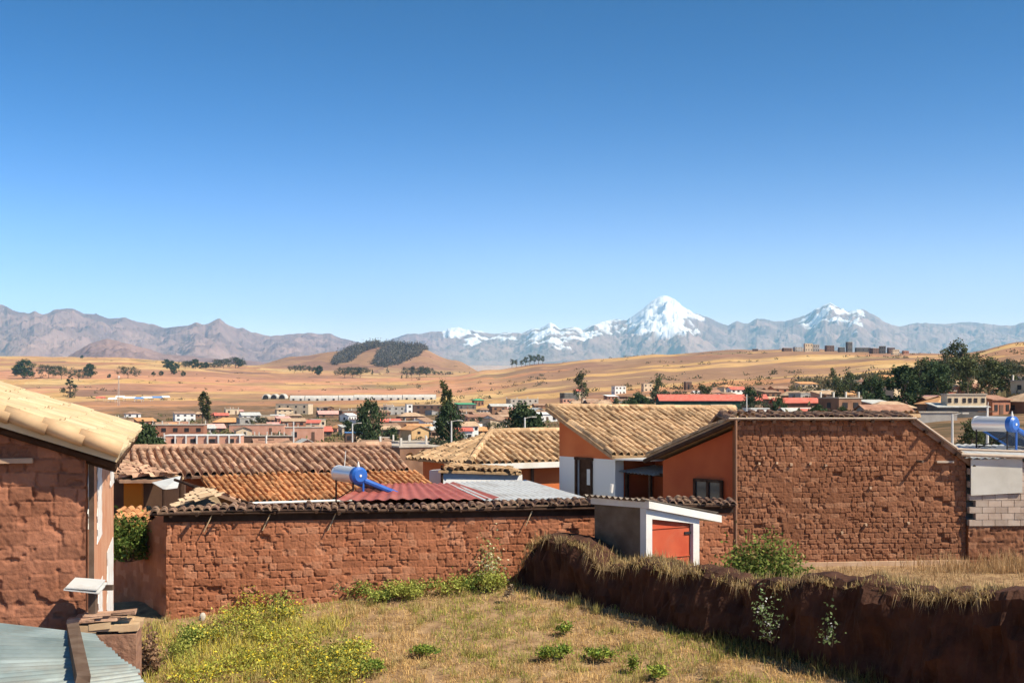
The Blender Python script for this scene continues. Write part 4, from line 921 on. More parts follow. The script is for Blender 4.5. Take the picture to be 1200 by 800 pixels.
each(m, 'door_rail', RED_PL, t)
zR = lambda a: -2.06-.20*a
MB().prism([S_(-.02, -.09, zR(0)), S_(FW+.5, -.09, zR(FW+.5)), S_(FW+.5, -.09, zR(FW+.5)-.14), S_(-.02, -.09, zR(0)-.14)], sdv*1.5).build('roof_slab', WHITE, t)
corrugated('roof_sheet', [S_(-.14, 1.5, zR(0)+.03), S_(-.14, -.06, zR(0)+.03), S_(FW+.45, -.06, zR(FW+.45)+.03), S_(FW+.45, 1.5, zR(FW+.45)+.03)], mat('sooty_sheet', (.20,.16,.13), (.30,.25,.2), scale=4), t, per=.15, amp=.025, seed=9)

# ---------------------------------------------------------------- foreground mud wall in shade, with dry grass on its crest
g = thing('mud_wall', (1.5, 24.5, -4.6), 'long shaded ruined mud wall topped with dry grass along the lot', 'wall')
MWp = [(.05, 26.75), (.95, 25.95), (2.2, 24.6), (4.0, 22.6), (6.0, 20.3), (8.0, 18.2), (10.5, 15.6)]
def mwz(u): return np.interp(u, [0, .4, .9, 1.4, 2.1, 2.7, 3.4, 5, 7, 9, 12, 16], [-4.3, -3.6, -3.05, -2.92, -2.98, -3.25, -3.28, -3.22, -3.14, -3.04, -2.96, -2.9])
SHADE_MUD = mat('shaded_mud', (.045,.020,.013), (.085,.038,.024), scale=2.5, bump=.05, bscale=7)  # brown mud darkened to near black: the wall's shade is put into its colour
mud_bank('mud_body', MWp, .75, lambda u: -5.4+u*0, mwz, SHADE_MUD, g, seed=12, org=world_loc(g), amp=.26, res=.06)
# crest points for grass
def path_pts(path, n, seed, w=.8):
    r_ = np.random.default_rng(seed); p = np.array(path, float); L = np.concatenate([[0], np.cumsum(np.linalg.norm(np.diff(p, axis=0), axis=1))])
    u = r_.uniform(0, L[-1], n); x = np.interp(u, L, p[:, 0]); y = np.interp(u, L, p[:, 1]); o = r_.uniform(-w/2, w/2, n)
    d = np.array([.68, -.73]); nn = np.array([d[1], -d[0]]); return u, x+nn[0]*o*-1, y+nn[1]*o*-1, o
u, x, y, o = path_pts(MWp, 20000, 1, .8)
z = mwz(u)+(fbm(u*1.3, u*0+12, 4, 1)-.5)*.45+.02-np.abs(o)*.12
keep = fbm(u*2.3, o*2+5, 3, 4) > .54
STR1, STR2 = (.62,.46,.22), (.42,.28,.12)
n = keep.sum(); hh = np.random.default_rng(2).uniform(.05, .24, n)*(.5+1.3*fbm(u*1.1, u*0, 3, 2)[keep])
blades('dry_grass', np.stack([x, y, z], -1)[keep], hh, .011, mixcol(n, STR1, STR2, 1, (.25,.22,.08), .10), lean=.95, parent=g, org=world_loc(g), seed=3, curl=.8)
# hanging straw on the shaded face edge
u, x, y, o = path_pts(MWp, 2600, 5, .1); x += .0; fx = x-.38*.73; fy = y-.38*.68; k = fbm(u*2, u*0+2, 3, 2) > .58
z = mwz(u)+(fbm(u*1.3, u*0+12, 4, 1)-.5)*.45-.02
blades('hanging_straw', np.stack([fx, fy, z], -1)[k], .22, .010, mixcol(k.sum(), (.48,.35,.2), (.26,.17,.09), 4), lean=1.2, parent=g, org=world_loc(g), seed=6, curl=1.2)

# ---------------------------------------------------------------- plants
def plant(name, c, label, cat, r, h, n, size, ca, cb, seed, extra=None, p=0, group=None, flat=0., stems=18, shape='dome', ragged=.35, scol=((.10,.08,.04), (.2,.15,.07)), flower=None):
    t = thing(name, c, label, cat, group); r_ = np.random.default_rng(seed)
    # clumps
    k = max(4, int(n/70)); cl = r_.normal(0, 1, (k, 3)); cl /= np.linalg.norm(cl, axis=1)[:, None]; cl *= r_.uniform(.35, 1.0, (k, 1))
    cl[:, 2] = np.abs(cl[:, 2]); i = r_.integers(0, k, n); pts = cl[i]+r_.normal(0, ragged*.5, (n, 3))
    pts = np.array([0, 0, .12])+pts*np.array([r, r, h])*np.array([1, 1, .8]); pts[:, 2] = np.clip(pts[:, 2], .02, None)
    cols = mixcol(n, ca, cb, seed, extra, p)*(.75+.5*r_.random((k, 1))[i])
    leaf_quads('foliage', pts, size*r_.uniform(.6, 1.3, n), cols, t, seed=seed, flat=flat)
    if stems:
        m = MB()
        for j in range(stems):
            e_ = cl[j % k]*np.array([r, r, h*.8]); m.tube((e_[0]*.15, e_[1]*.15, -.05), e_, .012*h, .004, n=4)
        m.build('stems', WOOD, t, org=(0, 0, 0))
    if flower:
        fn, fs, fc = flower; q = cl[r_.integers(0, k, fn)]*np.array([r, r, h])*np.array([1.05, 1.05, .95])+r_.normal(0, .07*h, (fn, 3)); q[:, 2] = np.abs(q[:, 2])+.05
        leaf_quads('flowers', q, fs, mixcol(fn, fc, np.array(fc)*.85, seed+1), t, seed=seed+2, aspect=1.0)
    return t
def gp(px, py):      # where the lot floor shows at that pixel
    for D in np.linspace(19, 30, 400):
        X = (px-600)/F*D; z_ = float(ground(X, D))
        if HZ-z_/D*F <= py: return np.array([X, D, z_])
    return np.array([X, D, z_])
c = np.array([4.65, 23.6, -4.02]); plant('round_bush', c, 'big round green bush growing behind the shaded mud wall', 'bush', .82, 1.42, 16000, .05, (.10,.15,.03), (.24,.27,.06), 31, (.32,.22,.09), .12, stems=40)
plant('broom_bush', P(150, 655, 26.5), 'leafy green bush in the gap beside the whitewashed house', 'bush', .55, .95, 4000, .05, (.07,.12,.025), (.17,.22,.05), 32, (.30,.25,.08), .08, stems=25)
YG, YG2, YEL = (.30,.34,.05), (.58,.54,.12), (.82,.64,.06)
GRN, GRN2 = (.09,.18,.035), (.17,.27,.06)
k = 0
ylab = 'yellow flowering weed bush in the tall growth at the edge of the lot'
for (px, py, r, h) in [(250, 752, .40, .55), (282, 735, .45, .62), (312, 752, .45, .5), (335, 728, .42, .55), (300, 715, .35, .5), (345, 770, .5, .5), (390, 780, .5, .45), (420, 770, .4, .4), (290, 785, .55, .5), (355, 800, .6, .55), (240, 800, .5, .5), (330, 700, .3, .42), (405, 800, .5, .5)]:
    plant('yellow_weed', gp(px, py), ylab, 'bush', r, h*.7*(.7+.6*((k*29 % 7)/7)), 950, .035, YG if k % 3 else (.12,.18,.04), YG2, 40+k, YEL, .12, group='yellow flowering weeds in the lot', stems=14, flower=(110, .026, YEL), ragged=.7); k += 1
plant('yellow_weed', gp(356, 698), 'small round yellow weed bush alone against the brick garden wall', 'bush', .20, .38, 900, .03, YG, YG2, 60, YEL, .3, stems=10, flower=(160, .03, YEL))
plant('green_shrub', gp(395, 700), 'compact blue green shrub against the brick garden wall', 'bush', .22, .32, 900, .03, (.10,.20,.09), (.18,.30,.14), 61, stems=10)
glab = 'leafy green weed clump rooted along the foot of the brick garden wall'
for (px, py, r, h) in [(420, 700, .35, .3), (465, 698, .4, .3), (500, 697, .4, .3), (530, 695, .35, .32), (555, 690, .3, .32), (580, 692, .3, .4), (225, 760, .35, .4), (205, 775, .35, .4), (325, 712, .35, .35), (480, 702, .3, .22), (445, 705, .3, .22)]:
    plant('green_weed', gp(px, py), glab if py < 720 else 'leafy green weed clump in the growth by the wall corner', 'weed', r, h*.8, 650+100*(k % 5), .032, GRN if k % 2 else (.28,.32,.06), (.50,.50,.12), 70+k, group='green weeds by the garden wall' if py < 720 else 'green weeds by the wall corner', stems=8, ragged=.55); k += 1
plant('umbel_weed', gp(572, 688), 'tall pale flowering weed beside the end of the shaded mud wall', 'weed', .35, .95, 700, .035, (.30,.36,.10), (.45,.48,.18), 90, (.8,.75,.5), .2, stems=30, flower=(260, .028, (.80,.74,.48)), ragged=.7)
plant('dead_shrub', P(172, 800, 22.5), 'brown dead shrub in the gap by the mud wall stub', 'bush', .32, .85, 1100, .05, (.22,.13,.08), (.36,.22,.13), 91, stems=60)
plant('dead_shrub', gp(600, 706), 'dead grey twigs at the low end of the shaded mud wall', 'bush', .16, .30, 200, .03, (.30,.22,.15), (.42,.33,.22), 92, stems=30)
# white flowered weeds in the shade of the mud wall
wl_ = 'white flowered weed growing in the shade of the mud wall'
for (px, py, D) in [(905, 735, 21.0), (975, 740, 20.3), (895, 715, 21.5)]:
    plant('white_weed', P(px, py+14, D-.9), wl_, 'weed', .17, .42, 110, .035, (.14,.20,.08), (.22,.28,.12), 95+k, group='white flowered weeds below the mud wall', stems=10, flower=(16, .04, (.7,.7,.66)), ragged=.9); k += 1
for (px, py) in [(500, 770), (642, 774), (655, 771), (690, 772), (703, 775), (770, 795), (740, 790), (425, 785), (440, 790), (665, 745)]:
    plant('leafy_tuft', gp(px, py), 'small leafy green tuft growing in the dry straw of the lot', 'weed', .10+.16*((k*37 % 10)/10), .07+.10*((k*53 % 10)/10), 150+60*(k*37 % 10), .035, GRN, (.36,.40,.07), 120+k, group='green tufts in the dry lot', stems=0, ragged=.7, flat=.3); k += 1
so = MB(); so.box((0, 0, 0), (.15, .12, .2), jit=.03); s_ = mesh_obj('pale_stone', *[so.V, so.F], STONE); s_.location = [float(v) for v in gp(237, 727)+np.array([0, 0, .07])]; bmod = s_.modifiers.new('round', 'SUBSURF'); bmod.levels = bmod.render_levels = 2
tag(s_, 'pale stone lying at the foot of the brick garden wall', 'stone')

# ---------------------------------------------------------------- grass of the lot (nobody could count it)
r_ = np.random.default_rng(77)
def lot_pts(n, D0=19, D1=27.2, p0=140, p1=1200):
    D = r_.uniform(D0, D1, n); px = r_.uniform(p0-40, p1+60, n); X = (px-600)/F*D
    ok = (D < 25.45+(X+6.89)*.155) ; d = (MW_B-MW_A)/np.linalg.norm(MW_B-MW_A); nn = np.array([-d[1], d[0]]); sd = (X-MW_A[0]-.6)*nn[0]+(D-MW_A[1])*nn[1]; ok &= sd < .55
    X, D = X[ok], D[ok]; return X, D, ground(X, D)
X, D, Z = lot_pts(150000)
gr = fbm(X*.9+3, D*.9, 4, 3); gz_ = smooth(.55, .62, gr)*.9+smooth(.62, .68, fbm(X*2.5, D*2.5, 3, 6))*.7+smooth(-2.2, -4.6, X)*.35+smooth(1.0, .2, (25.45+(X+6.89)*.155)-D)*.35
isg = r_.random(len(X)) < np.clip(gz_, 0, .85)*.8
pat = fbm(X*1.7, D*2.6+9, 4, 5)
cols = mixcol(len(X), (.82,.58,.25), (.50,.30,.12), 9)*(.80+.5*pat[:, None]); cols[isg] = mixcol(isg.sum(), (.20,.27,.04), (.52,.52,.10), 10)
dens = (r_.random(len(X)) < smooth(.25, .5, fbm(X*3, D*3, 3, 7))*.9+.1)
hgt = np.where(isg, r_.uniform(.05, .15, len(X)), r_.uniform(.04, .15, len(X)))*(.7+.6*pat)
Pn = np.stack([X, D, Z], -1)
gs = blades('lot_grass', Pn[dens], hgt[dens], .009, cols[dens], lean=1.05, seed=11, curl=.35); tag(gs, 'dry straw and patchy green grass covering the walled lot', 'grass', kind='stuff')
# tufts of dry grass
X, D, Z = lot_pts(420); P0 = np.repeat(np.stack([X, D, Z], -1), 45, 0); r2 = np.random.default_rng(5)
P0[:, :2] += r2.normal(0, .05, (len(P0), 2)); cc = np.repeat(r2.random((len(X), 1)), 45, 0); base = np.array((.68,.50,.24))*cc+np.array((.34,.33,.08))*(1-cc)
gs = blades('tall_dry_grass', P0, r2.uniform(.08, .26, len(P0)), .008, base*r2.uniform(.7, 1.2, (len(P0), 1)), lean=.55, seed=12, curl=.3); tag(gs, 'tufts of taller dry grass scattered over the lot', 'grass', kind='stuff')
# grass behind the mud wall and along the barn
n = 24000; D = r_.uniform(20, 30.5, n); X = (r_.uniform(840, 1260, n)-600)/F*D; d = (MW_B-MW_A)/np.linalg.norm(MW_B-MW_A); nn = np.array([-d[1], d[0]]); ok = ((X-MW_A[0])*nn[0]+(D-MW_A[1])*nn[1] > 1.6)
X, D = X[ok], D[ok]; Pn = np.stack([X, D, ground(X, D)], -1)
gs = blades('bank_grass', Pn, r_.uniform(.04, .22, len(X))*smooth(.44, .62, fbm(X*1.2, D*1.2, 3, 6))+.03, .011, mixcol(len(X), (.60,.42,.21), (.36,.23,.12), 13), lean=.85, seed=14); tag(gs, 'long dry grass between the mud wall and the brown barn', 'grass', kind='stuff')
n = 5000; D = r_.uniform(29.9, 31.0, n); X = (1260-np.abs(r_.normal(0, 75, n))-600)/F*D; Pn = np.stack([X, D, ground(X, D)], -1)
gs = blades('bank_grass', Pn, r_.uniform(.1, .6, n)*(.4+.9*fbm(X*2, D, 2, 3)), .011, mixcol(n, (.62,.42,.22), (.50,.30,.15), 15), lean=.35, seed=16); tag(gs, 'tall dry grass at the foot of the block annex', 'grass', kind='stuff')
# fine stalks growing through the yellow flowered weeds
n = 20000; X = r_.normal(-4.6, 1.5, n); D = r_.uniform(19.5, 24.8, n); k_ = (X/D > -.30) & (fbm(X*1.4, D*1.4, 3, 2) > .5) & (X < -2.4-.4*(D-20)*.3); X, D = X[k_], D[k_]
cc = mixcol(len(X), (.46,.46,.09), (.68,.54,.20), 31, (.80,.64,.10), .25)
gs = blades('tall_grass', np.stack([X, D, ground(X, D)], -1), r_.uniform(.08, .34, len(X)), .010, cc, lean=.6, seed=32); tag(gs, 'tall yellow green grass growing through the flowering weeds', 'grass', kind='stuff')
# weeds in the shade near the bottom edge
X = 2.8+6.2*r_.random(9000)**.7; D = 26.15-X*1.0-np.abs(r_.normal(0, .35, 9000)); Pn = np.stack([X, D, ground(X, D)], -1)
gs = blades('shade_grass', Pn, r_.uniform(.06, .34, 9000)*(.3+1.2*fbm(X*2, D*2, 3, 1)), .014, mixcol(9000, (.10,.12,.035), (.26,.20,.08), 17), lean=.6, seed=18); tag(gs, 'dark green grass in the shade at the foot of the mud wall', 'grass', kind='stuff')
# straw on the stub and heap

# ---------------------------------------------------------------- the town
WALLC = {'adobe brown': ((.20,.105,.065), (.30,.165,.10)), 'red brick': ((.34,.145,.09), (.43,.20,.125)), 'cream': ((.60,.46,.30), (.70,.56,.40)), 'white': ((.74,.72,.68), (.82,.80,.76)),
         'salmon': ((.60,.30,.20), (.68,.37,.26)), 'grey': ((.34,.31,.28), (.44,.41,.37)), 'ochre': ((.58,.36,.17), (.66,.44,.22)), 'dark brown': ((.12,.07,.05), (.18,.11,.08)), 'charcoal': ((.10,.095,.09), (.15,.14,.13)), 'dark green': ((.03,.07,.05), (.05,.10,.07))}
ROOFC = {'brown tile': ((.27,.16,.105), (.42,.27,.18)), 'pale tile': ((.42,.28,.18), (.58,.41,.27)), 'orange tile': ((.58,.28,.12), (.68,.37,.18)), 'rusty sheet': ((.30,.15,.10), (.44,.25,.17)),
         'grey sheet': ((.42,.42,.40), (.58,.58,.55)), 'red sheet': ((.56,.13,.09), (.66,.20,.15)), 'pink sheet': ((.62,.32,.28), (.70,.42,.36)), 'white sheet': ((.75,.75,.72), (.84,.84,.82)), 'green sheet': ((.06,.34,.18), (.09,.40,.22)), 'flat concrete': ((.42,.36,.29), (.55,.48,.40)), 'blue sheet': ((.10,.25,.55), (.16,.32,.60))}
def wm(c): return mat('town_wall_'+c.replace(' ', '_'), *WALLC[c], scale=.5)
def rm(c): return mat('town_roof_'+c.replace(' ', '_'), *ROOFC[c], scale=.9, bump=.03, bscale=3)
PANE = mat('town_window', (.035,.03,.03), rough=.5)
FRAMEC = mat('concrete_column', (.55,.50,.43), (.66,.61,.54), scale=1)
LAND = []
USED = set(); PLACED = []
def free(x, y, r):
    return all((x-a)**2+(y-b)**2 > (r+c)**2*.62 for a, b, c in PLACED)
def house(x, y, L, Wd, H, rot, wc, rc, label, shape='gable', floors=1, wins=3, name='town_house', cat='house', group=None, door=True, stubs=0, rs=None):
    z = float(min(ground(x+a, y+b) for a in (-L/2, 0, L/2) for b in (-Wd/2, 0, Wd/2)))-.3
    r_ = rs or random.Random(int(x*7+y*13)); zc_ = float(ground(x, y))-.3; H = H+(zc_-z)+.3 if H > 0 else H
    t = thing(name, (x, y, z), label, cat, group, rz=rot); PLACED.append((x, y, max(L, Wd)/2))
    a, b = L/2, Wd/2
    if shape == 'gable':
        g_ = b*r_.uniform(.38, .52); h0 = H-g_
        prof = [(-a, -b, 0), (-a, b, 0), (-a, b, h0), (-a, 0, H-.1), (-a, -b, h0)]
        MB().prism([prof[i] for i in range(5)], (L, 0, 0)).build('wall', wm(wc), t, org=(0, 0, 0))
        o = .45; s_ = g_/b; th = .16; m = MB()
        zr = H+.05; ze = zr-s_*(b+o)
        m.prism([(-a-o, -b-o, ze), (-a-o, 0, zr), (-a-o, b+o, ze), (-a-o, b+o, ze-th), (-a-o, 0, zr-th), (-a-o, -b-o, ze-th)], (L+2*o, 0, 0)).build('roof', rm(rc), t, org=(0, 0, 0))
        hw = h0
    elif shape == 'hip':
        h0 = H-b*.45; MB().box((0, 0, h0/2), (L, Wd, h0)).build('wall', wm(wc), t, org=(0, 0, 0)); o = .5
        q = [(-a-o, -b-o, h0-.1), (a+o, -b-o, h0-.1), (a+o, b+o, h0-.1), (-a-o, b+o, h0-.1), (-a+b, 0, H), (a-b, 0, H)]
        MB().add(q+[(p[0], p[1], p[2]-.15) for p in q[:4]], [(0, 1, 5, 4), (1, 2, 5), (2, 3, 4, 5), (3, 0, 4), (0, 6, 7, 1), (1, 7, 8, 2), (2, 8, 9, 3), (3, 9, 6, 0), (9, 8, 7, 6)]).build('roof', rm(rc), t, org=(0, 0, 0)); hw = h0
    elif shape == 'mono':
        dz = r_.uniform(.5, 1.1); MB().prism([(-a, -b, 0), (-a, b, 0), (-a, b, H-.15), (-a, -b, H-dz-.15)], (L, 0, 0)).build('wall', wm(wc), t, org=(0, 0, 0))
        o = .35; MB().prism([(-a-o, -b-o, H-dz-.12), (-a-o, b+o, H+.06), (-a-o, b+o, H-.08), (-a-o, -b-o, H-dz-.26)], (L+2*o, 0, 0)).build('roof', rm(rc), t, org=(0, 0, 0)); hw = H-dz-.2
    else:
        MB().box((0, 0, (H-.2)/2), (L, Wd, H-.2)).build('wall', wm(wc), t, org=(0, 0, 0))
        MB().box((0, 0, H-.1), (L+.3, Wd+.3, .2)).build('roof', rm(rc), t, org=(0, 0, 0)); hw = H-.2
        for i in range(stubs):
            u_ = -a+.4+(L-.8)*i/max(1, stubs-1); MB().box((u_, -b+.3 if i % 2 else b-.3, H+.5), (.28, .28, 1.2)).build('column', FRAMEC, t, org=(0, 0, 0))
    fh = hw/floors
    if fh > 1.7:
        for f in range(floors):
            for i in range(wins):
                u_ = -a+L*(i+.5)/wins+r_.uniform(-.2, .2)
                if f == 0 and door and i == wins//2:
                    MB().box((u_, -b-.03, fh*.36), (1.0, .12, fh*.72)).build('door', PANE if r_.random() < .6 else wm('dark brown'), t, org=(0, 0, 0))
                else:
                    MB().box((u_, -b-.03, fh*(f+.55)), (min(1.3, L/wins*.5), .12, fh*.36)).build('window', PANE, t, org=(0, 0, 0))
            if Wd > 4:
                MB().box((-a-.03, r_.uniform(-.5, .5), fh*(f+.55)), (.12, 1.0, fh*.34)).build('window', PANE, t, org=(0, 0, 0))
    return t
R27 = math.radians(24)
def by_top(px, top, H, wpx, Lt, Dmin=110):
    Ds = np.exp(np.linspace(math.log(Dmin), math.log(1500), 700)); X = (px-600)/F*Ds; Hs = (HZ-top)/F*Ds-ground(X, Ds)
    cost = ((Hs-H)/H)**2*6+(np.log(Ds/(Lt*F/wpx)))**2+(Hs < 1.8)*50; k = int(np.argmin(cost)); return X[k], Ds[k], float(Hs[k])
def cat_of(kw): return kw.get('cat')
def lm(px, top, wpx, H, wc, rc, label, land=None, shape='flat', floors=1, wins=3, rot=None, depth=.6, D=None, Lt=None, **kw):
    if D is None: x, y, H = by_top(px, top, H, wpx, Lt or (24 if cat_of(kw) == 'wall' else 17 if wpx > 55 else 11 if wpx > 22 else 8))
    else: x, y = (px-600)/F*D, D
    rot = R27+random.uniform(-.12, .12) if rot is None else rot
    Wv = wpx*y/F; L = Wv/(math.cos(rot)+depth*abs(math.sin(rot))); t = house(x, y, L, max(3.2, min(L*depth, 9)), H, rot, wc, rc, label, shape, floors, wins, **kw)
    USED.add(label)
    if land: LAND.append((land, px, y))
    return t, x, y, L
# left and centre
t, x, y, L = lm(240, 509, 88, 5.2, 'salmon', 'white sheet', 'unfinished long block with white columns and open bays just behind the brown tiled roof', 'the white columned unfinished block', floors=2, wins=4, rot=.06, depth=.35)
for i in range(8): MB().box((-L/2+L*i/7, -max(3.2, min(L*.35, 9))/2-.35, 2.75), (.34, .34, 5.5)).build('column', WHITE, t, org=(0, 0, 0))
lm(208, 497, 66, 6.0, 'red brick', 'salmon' if False else 'flat concrete', 'broad red brick building with pale pillars behind the white columned block', 'the broad red brick building', floors=2, wins=5, rot=.08, depth=.4, stubs=5)
lm(170, 512, 46, 3.0, 'dark brown', 'flat concrete', 'low dark wall with bare white pillars beside the unfinished block', None, rot=.05, depth=.3, wins=0, stubs=7)
lm(268, 489, 40, 4.6, 'dark brown', 'orange tile', 'dark walled house with a bright orange hipped tile roof behind the white columned block', 'the orange hipped roof', shape='hip', rot=.3)
lm(302, 497, 64, 3.6, 'salmon', 'flat concrete', 'long salmon brick wall room beside the orange hipped roof', 'the long salmon wall', wins=2, rot=.05, depth=.3)
lm(312, 510, 62, 3.0, 'dark brown', 'flat concrete', 'long low charcoal brown compound wall with iron stubs just behind the tiled ridge', 'the charcoal compound wall', wins=0, rot=.03, depth=.25, stubs=9)
lm(345, 473, 44, 6.5, 'cream', 'flat concrete', 'tall cream block with narrow dark windows below the white greenhouses', 'the tall cream block', floors=2, wins=4, rot=-.2)
lm(352, 492, 48, 4.2, 'cream', 'red sheet', 'long cream house under a faded red sheet roof near the charcoal compound wall', 'the faded red long roof', shape='mono', rot=.1)
lm(357, 500, 46, 4.6, 'salmon', 'flat concrete', 'square salmon walled yard building with bare columns in front of the faded red roof', None, wins=2, stubs=4, rot=.1)
lm(388, 481, 36, 4.0, 'adobe brown', 'pink sheet', 'house with a rosy pink sheet roof beside the big dark round tree', 'the rosy pink roof', shape='gable')
lm(408, 484, 18, 4.6, 'white', 'white sheet', 'small bright white building with a peaked roof right beside the dark round tree', None, shape='gable', rot=1.2)
lm(372, 491, 20, 3.5, 'cream', 'grey sheet', 'little cream house between the rosy pink roof and the faded red one', None)
lm(441, 512, 32, 3.4, 'cream', 'flat concrete', 'pale cream walled house with two tan doors in the middle of the town', 'the cream house with tan doors', wins=2, rot=.15)
lm(418, 506, 30, 3.4, 'dark brown', 'blue sheet', 'dark house with a blue covered water tank platform beside the cream one', 'the blue topped house', rot=.2)
lm(450, 533, 110, 2.6, 'red brick', 'flat concrete', 'long red brick compound wall crossing below the crowded roofs', 'the long red brick compound wall', wins=0, rot=.03, depth=.12, cat='wall', name='compound_wall', stubs=0)
lm(424, 548, 78, 3.0, 'adobe brown', 'orange tile', 'near low house with an orange clay tile gable roof behind the blue capped heater', None, shape='gable', D=62, rot=math.radians(30))
lm(498, 474, 40, 5.5, 'dark brown', 'flat concrete', 'wide dark brown multi room block near the twin thin trees', 'the wide dark brown block', floors=2, wins=5, rot=.1)
lm(462, 476, 26, 5.0, 'grey', 'flat concrete', 'squat grey block between the dark round tree and the brown block', None, floors=2)
lm(479, 473, 9, 8.5, 'white', 'flat concrete', 'narrow white tower with windows rising among the tiled roofs', 'the narrow white tower', floors=3, wins=1, depth=1, name='tower', cat='tower')
lm(481, 483, 34, 4.2, 'adobe brown', 'pale tile', 'pale tiled hipped house just in front of the narrow white tower', None, shape='hip')
lm(456, 499, 28, 3.4, 'dark brown', 'pale tile', 'long low pale tiled house in front of the dark round tree', None, shape='gable')
lm(494, 489, 28, 4.2, 'white', 'brown tile', 'white walled house with brown gable roof below the wide dark brown block', None, shape='gable', rot=1.3)
lm(526, 493, 36, 4.6, 'grey', 'grey sheet', 'grey two storey house with a row of windows and pale sheet roof', 'the grey windowed house', shape='mono', floors=2, wins=4, rot=.15)
lm(541, 501, 26, 4.6, 'white', 'red sheet', 'small white house with bright red roof and red door behind the hipped tile roof', 'the small red roofed white house', shape='mono', wins=3, rot=.1)
lm(578, 486, 32, 5.0, 'white', 'brown tile', 'big white house with brown tiled gable roof beside the grey green tree', 'the big white house', shape='gable', rot=1.25)
lm(562, 497, 42, 3.2, 'dark brown', 'white sheet', 'dark walled shed under a long white sheet roof below the big white house', None, shape='mono', rot=.1)
lm(560, 467, 14, 5.5, 'adobe brown', 'green sheet', 'small building with a vivid green roof at the edge of the golden fields', 'the vivid green roof', shape='hip')
lm(545, 472, 26, 4.5, 'charcoal', 'green sheet', 'dark barn with a teal stripe roof just in front of the vivid green roof', None, shape='mono')
lm(586, 473, 30, 4.2, 'charcoal', 'grey sheet', 'charcoal gabled house with pale rim at the field edge', None, shape='gable')
lm(612, 467, 40, 5.0, 'grey', 'flat concrete', 'wide grey flat roofed building with bare columns on top at the field edge', 'the wide grey flat roofed building', floors=2, wins=5, stubs=6)
lm(600, 477, 30, 3.6, 'salmon', 'pink sheet', 'long pale pink roofed house near the grey green tree', None, shape='mono')
lm(638, 483, 30, 4.0, 'white', 'white sheet', 'white flat shed glimpsed beside the rake of the orange house roof', None, shape='mono')
# right centre
lm(667, 460, 22, 7.5, 'charcoal', 'grey sheet', 'tall charcoal block on the slope above the orange courtyard house', 'the tall charcoal block', floors=2, wins=0)
lm(679, 456, 14, 6.5, 'cream', 'red sheet', 'narrow cream house with magenta red roof right behind the tall charcoal block', None, shape='gable', floors=2, wins=2)
lm(725, 452, 17, 6.0, 'white', 'flat concrete', 'square white two storey house on the slope, with small dark windows', 'the square white slope house', floors=2, wins=3)
lm(700, 468, 34, 4.0, 'dark brown', 'brown tile', 'dark brown long house on the slope behind the golden tile roof', None, shape='gable')
lm(758, 449, 13, 6.0, 'cream', 'flat concrete', 'small pale yellow cube house highest on the slope behind the red hall', None, floors=2, wins=2)
t, x, y, L = lm(834, 462, 128, 7.0, 'dark green', 'red sheet', 'huge long hall with a bright red sheet roof and dark green wall', 'the huge red roofed hall', shape='gable', wins=0, rot=.05, depth=.25, name='sports_hall', cat='hall', Lt=44)
lm(886, 478, 30, 4.0, 'white', 'white sheet', 'small white annex at the end of the huge red roofed hall', None)
lm(806, 447, 9, 6.0, 'dark brown', 'flat concrete', 'lone dark cube house on the golden slope behind the red hall', 'the lone dark cube house', wins=1)
lm(862, 453, 22, 5.5, 'white', 'red sheet', 'white house with red roof next to the end of the red hall', None, shape='gable', floors=2, wins=3)
lm(862, 466, 34, 5.0, 'charcoal', 'flat concrete', 'wide charcoal walled house in front of the white one with red roof', None, wins=2)
lm(845, 474, 34, 3.6, 'adobe brown', 'pale tile', 'pale tiled adobe house directly above the golden roof ridge', None, shape='gable')
lm(888, 457, 34, 5.0, 'cream', 'brown tile', 'cream house with deep brown roof between the red hall and the brick house', None, shape='gable', floors=2, wins=3)
lm(936, 466, 62, 5.5, 'red brick', 'red sheet', 'large rough red brick house with orange red roof above the brown barn', 'the large rough brick house', shape='gable', rot=.1, depth=.35, wins=4)
lm(988, 458, 34, 5.0, 'dark brown', 'orange tile', 'orange tiled house half hidden beside the dark cluster of trees', None, shape='gable')
lm(976, 476, 38, 3.6, 'cream', 'orange tile', 'open porch house with two orange red hip roofs above the brown barn', 'the orange porch house', shape='hip')
lm(1038, 454, 36, 6.5, 'cream', 'flat concrete', 'square sand coloured cube house with one window on the slope', 'the square sand cube house', wins=2, floors=1, rot=math.radians(-35), depth=.9, door=False)
lm(1042, 470, 52, 3.2, 'dark brown', 'pale tile', 'wide pale tiled porch in front of the square sand cube house', None, shape='hip', rot=.1)
lm(1070, 443, 32, 4.5, 'dark brown', 'rusty sheet', 'dark barn with a rusty brown roof below the tall eucalyptus group', 'the dark rusty barn', shape='mono', rot=.05, wins=1)
lm(1099, 444, 24, 4.0, 'adobe brown', 'rusty sheet', 'smaller rusty roofed adobe house next to the dark barn', None, shape='mono', rot=.1)
lm(1129, 461, 46, 5.2, 'cream', 'flat concrete', 'long two storey grey cream house with a band of windows above the sloping roof edge', 'the band windowed house', floors=2, wins=6, rot=.02, depth=.35)
lm(1165, 463, 36, 4.0, 'red brick', 'rusty sheet', 'brick house with a broad rusty roof next to the band windowed house', None, shape='mono')
lm(1122, 472, 60, 2.8, 'charcoal', 'grey sheet', 'low shed with grey sheets below the band windowed house', None, shape='mono', rot=.05, wins=0)
lm(1070, 482, 96, 2.2, 'grey', 'flat concrete', 'long low grey block compound wall on the slope above the barn roof', 'the grey compound wall', wins=0, rot=.03, depth=.08, cat='wall', name='compound_wall')
lm(1186, 439, 52, 4.0, 'charcoal', 'white sheet', 'long dark shed with a gleaming white roof on the high slope', 'the gleaming white roof', shape='mono', rot=.03, depth=.25)
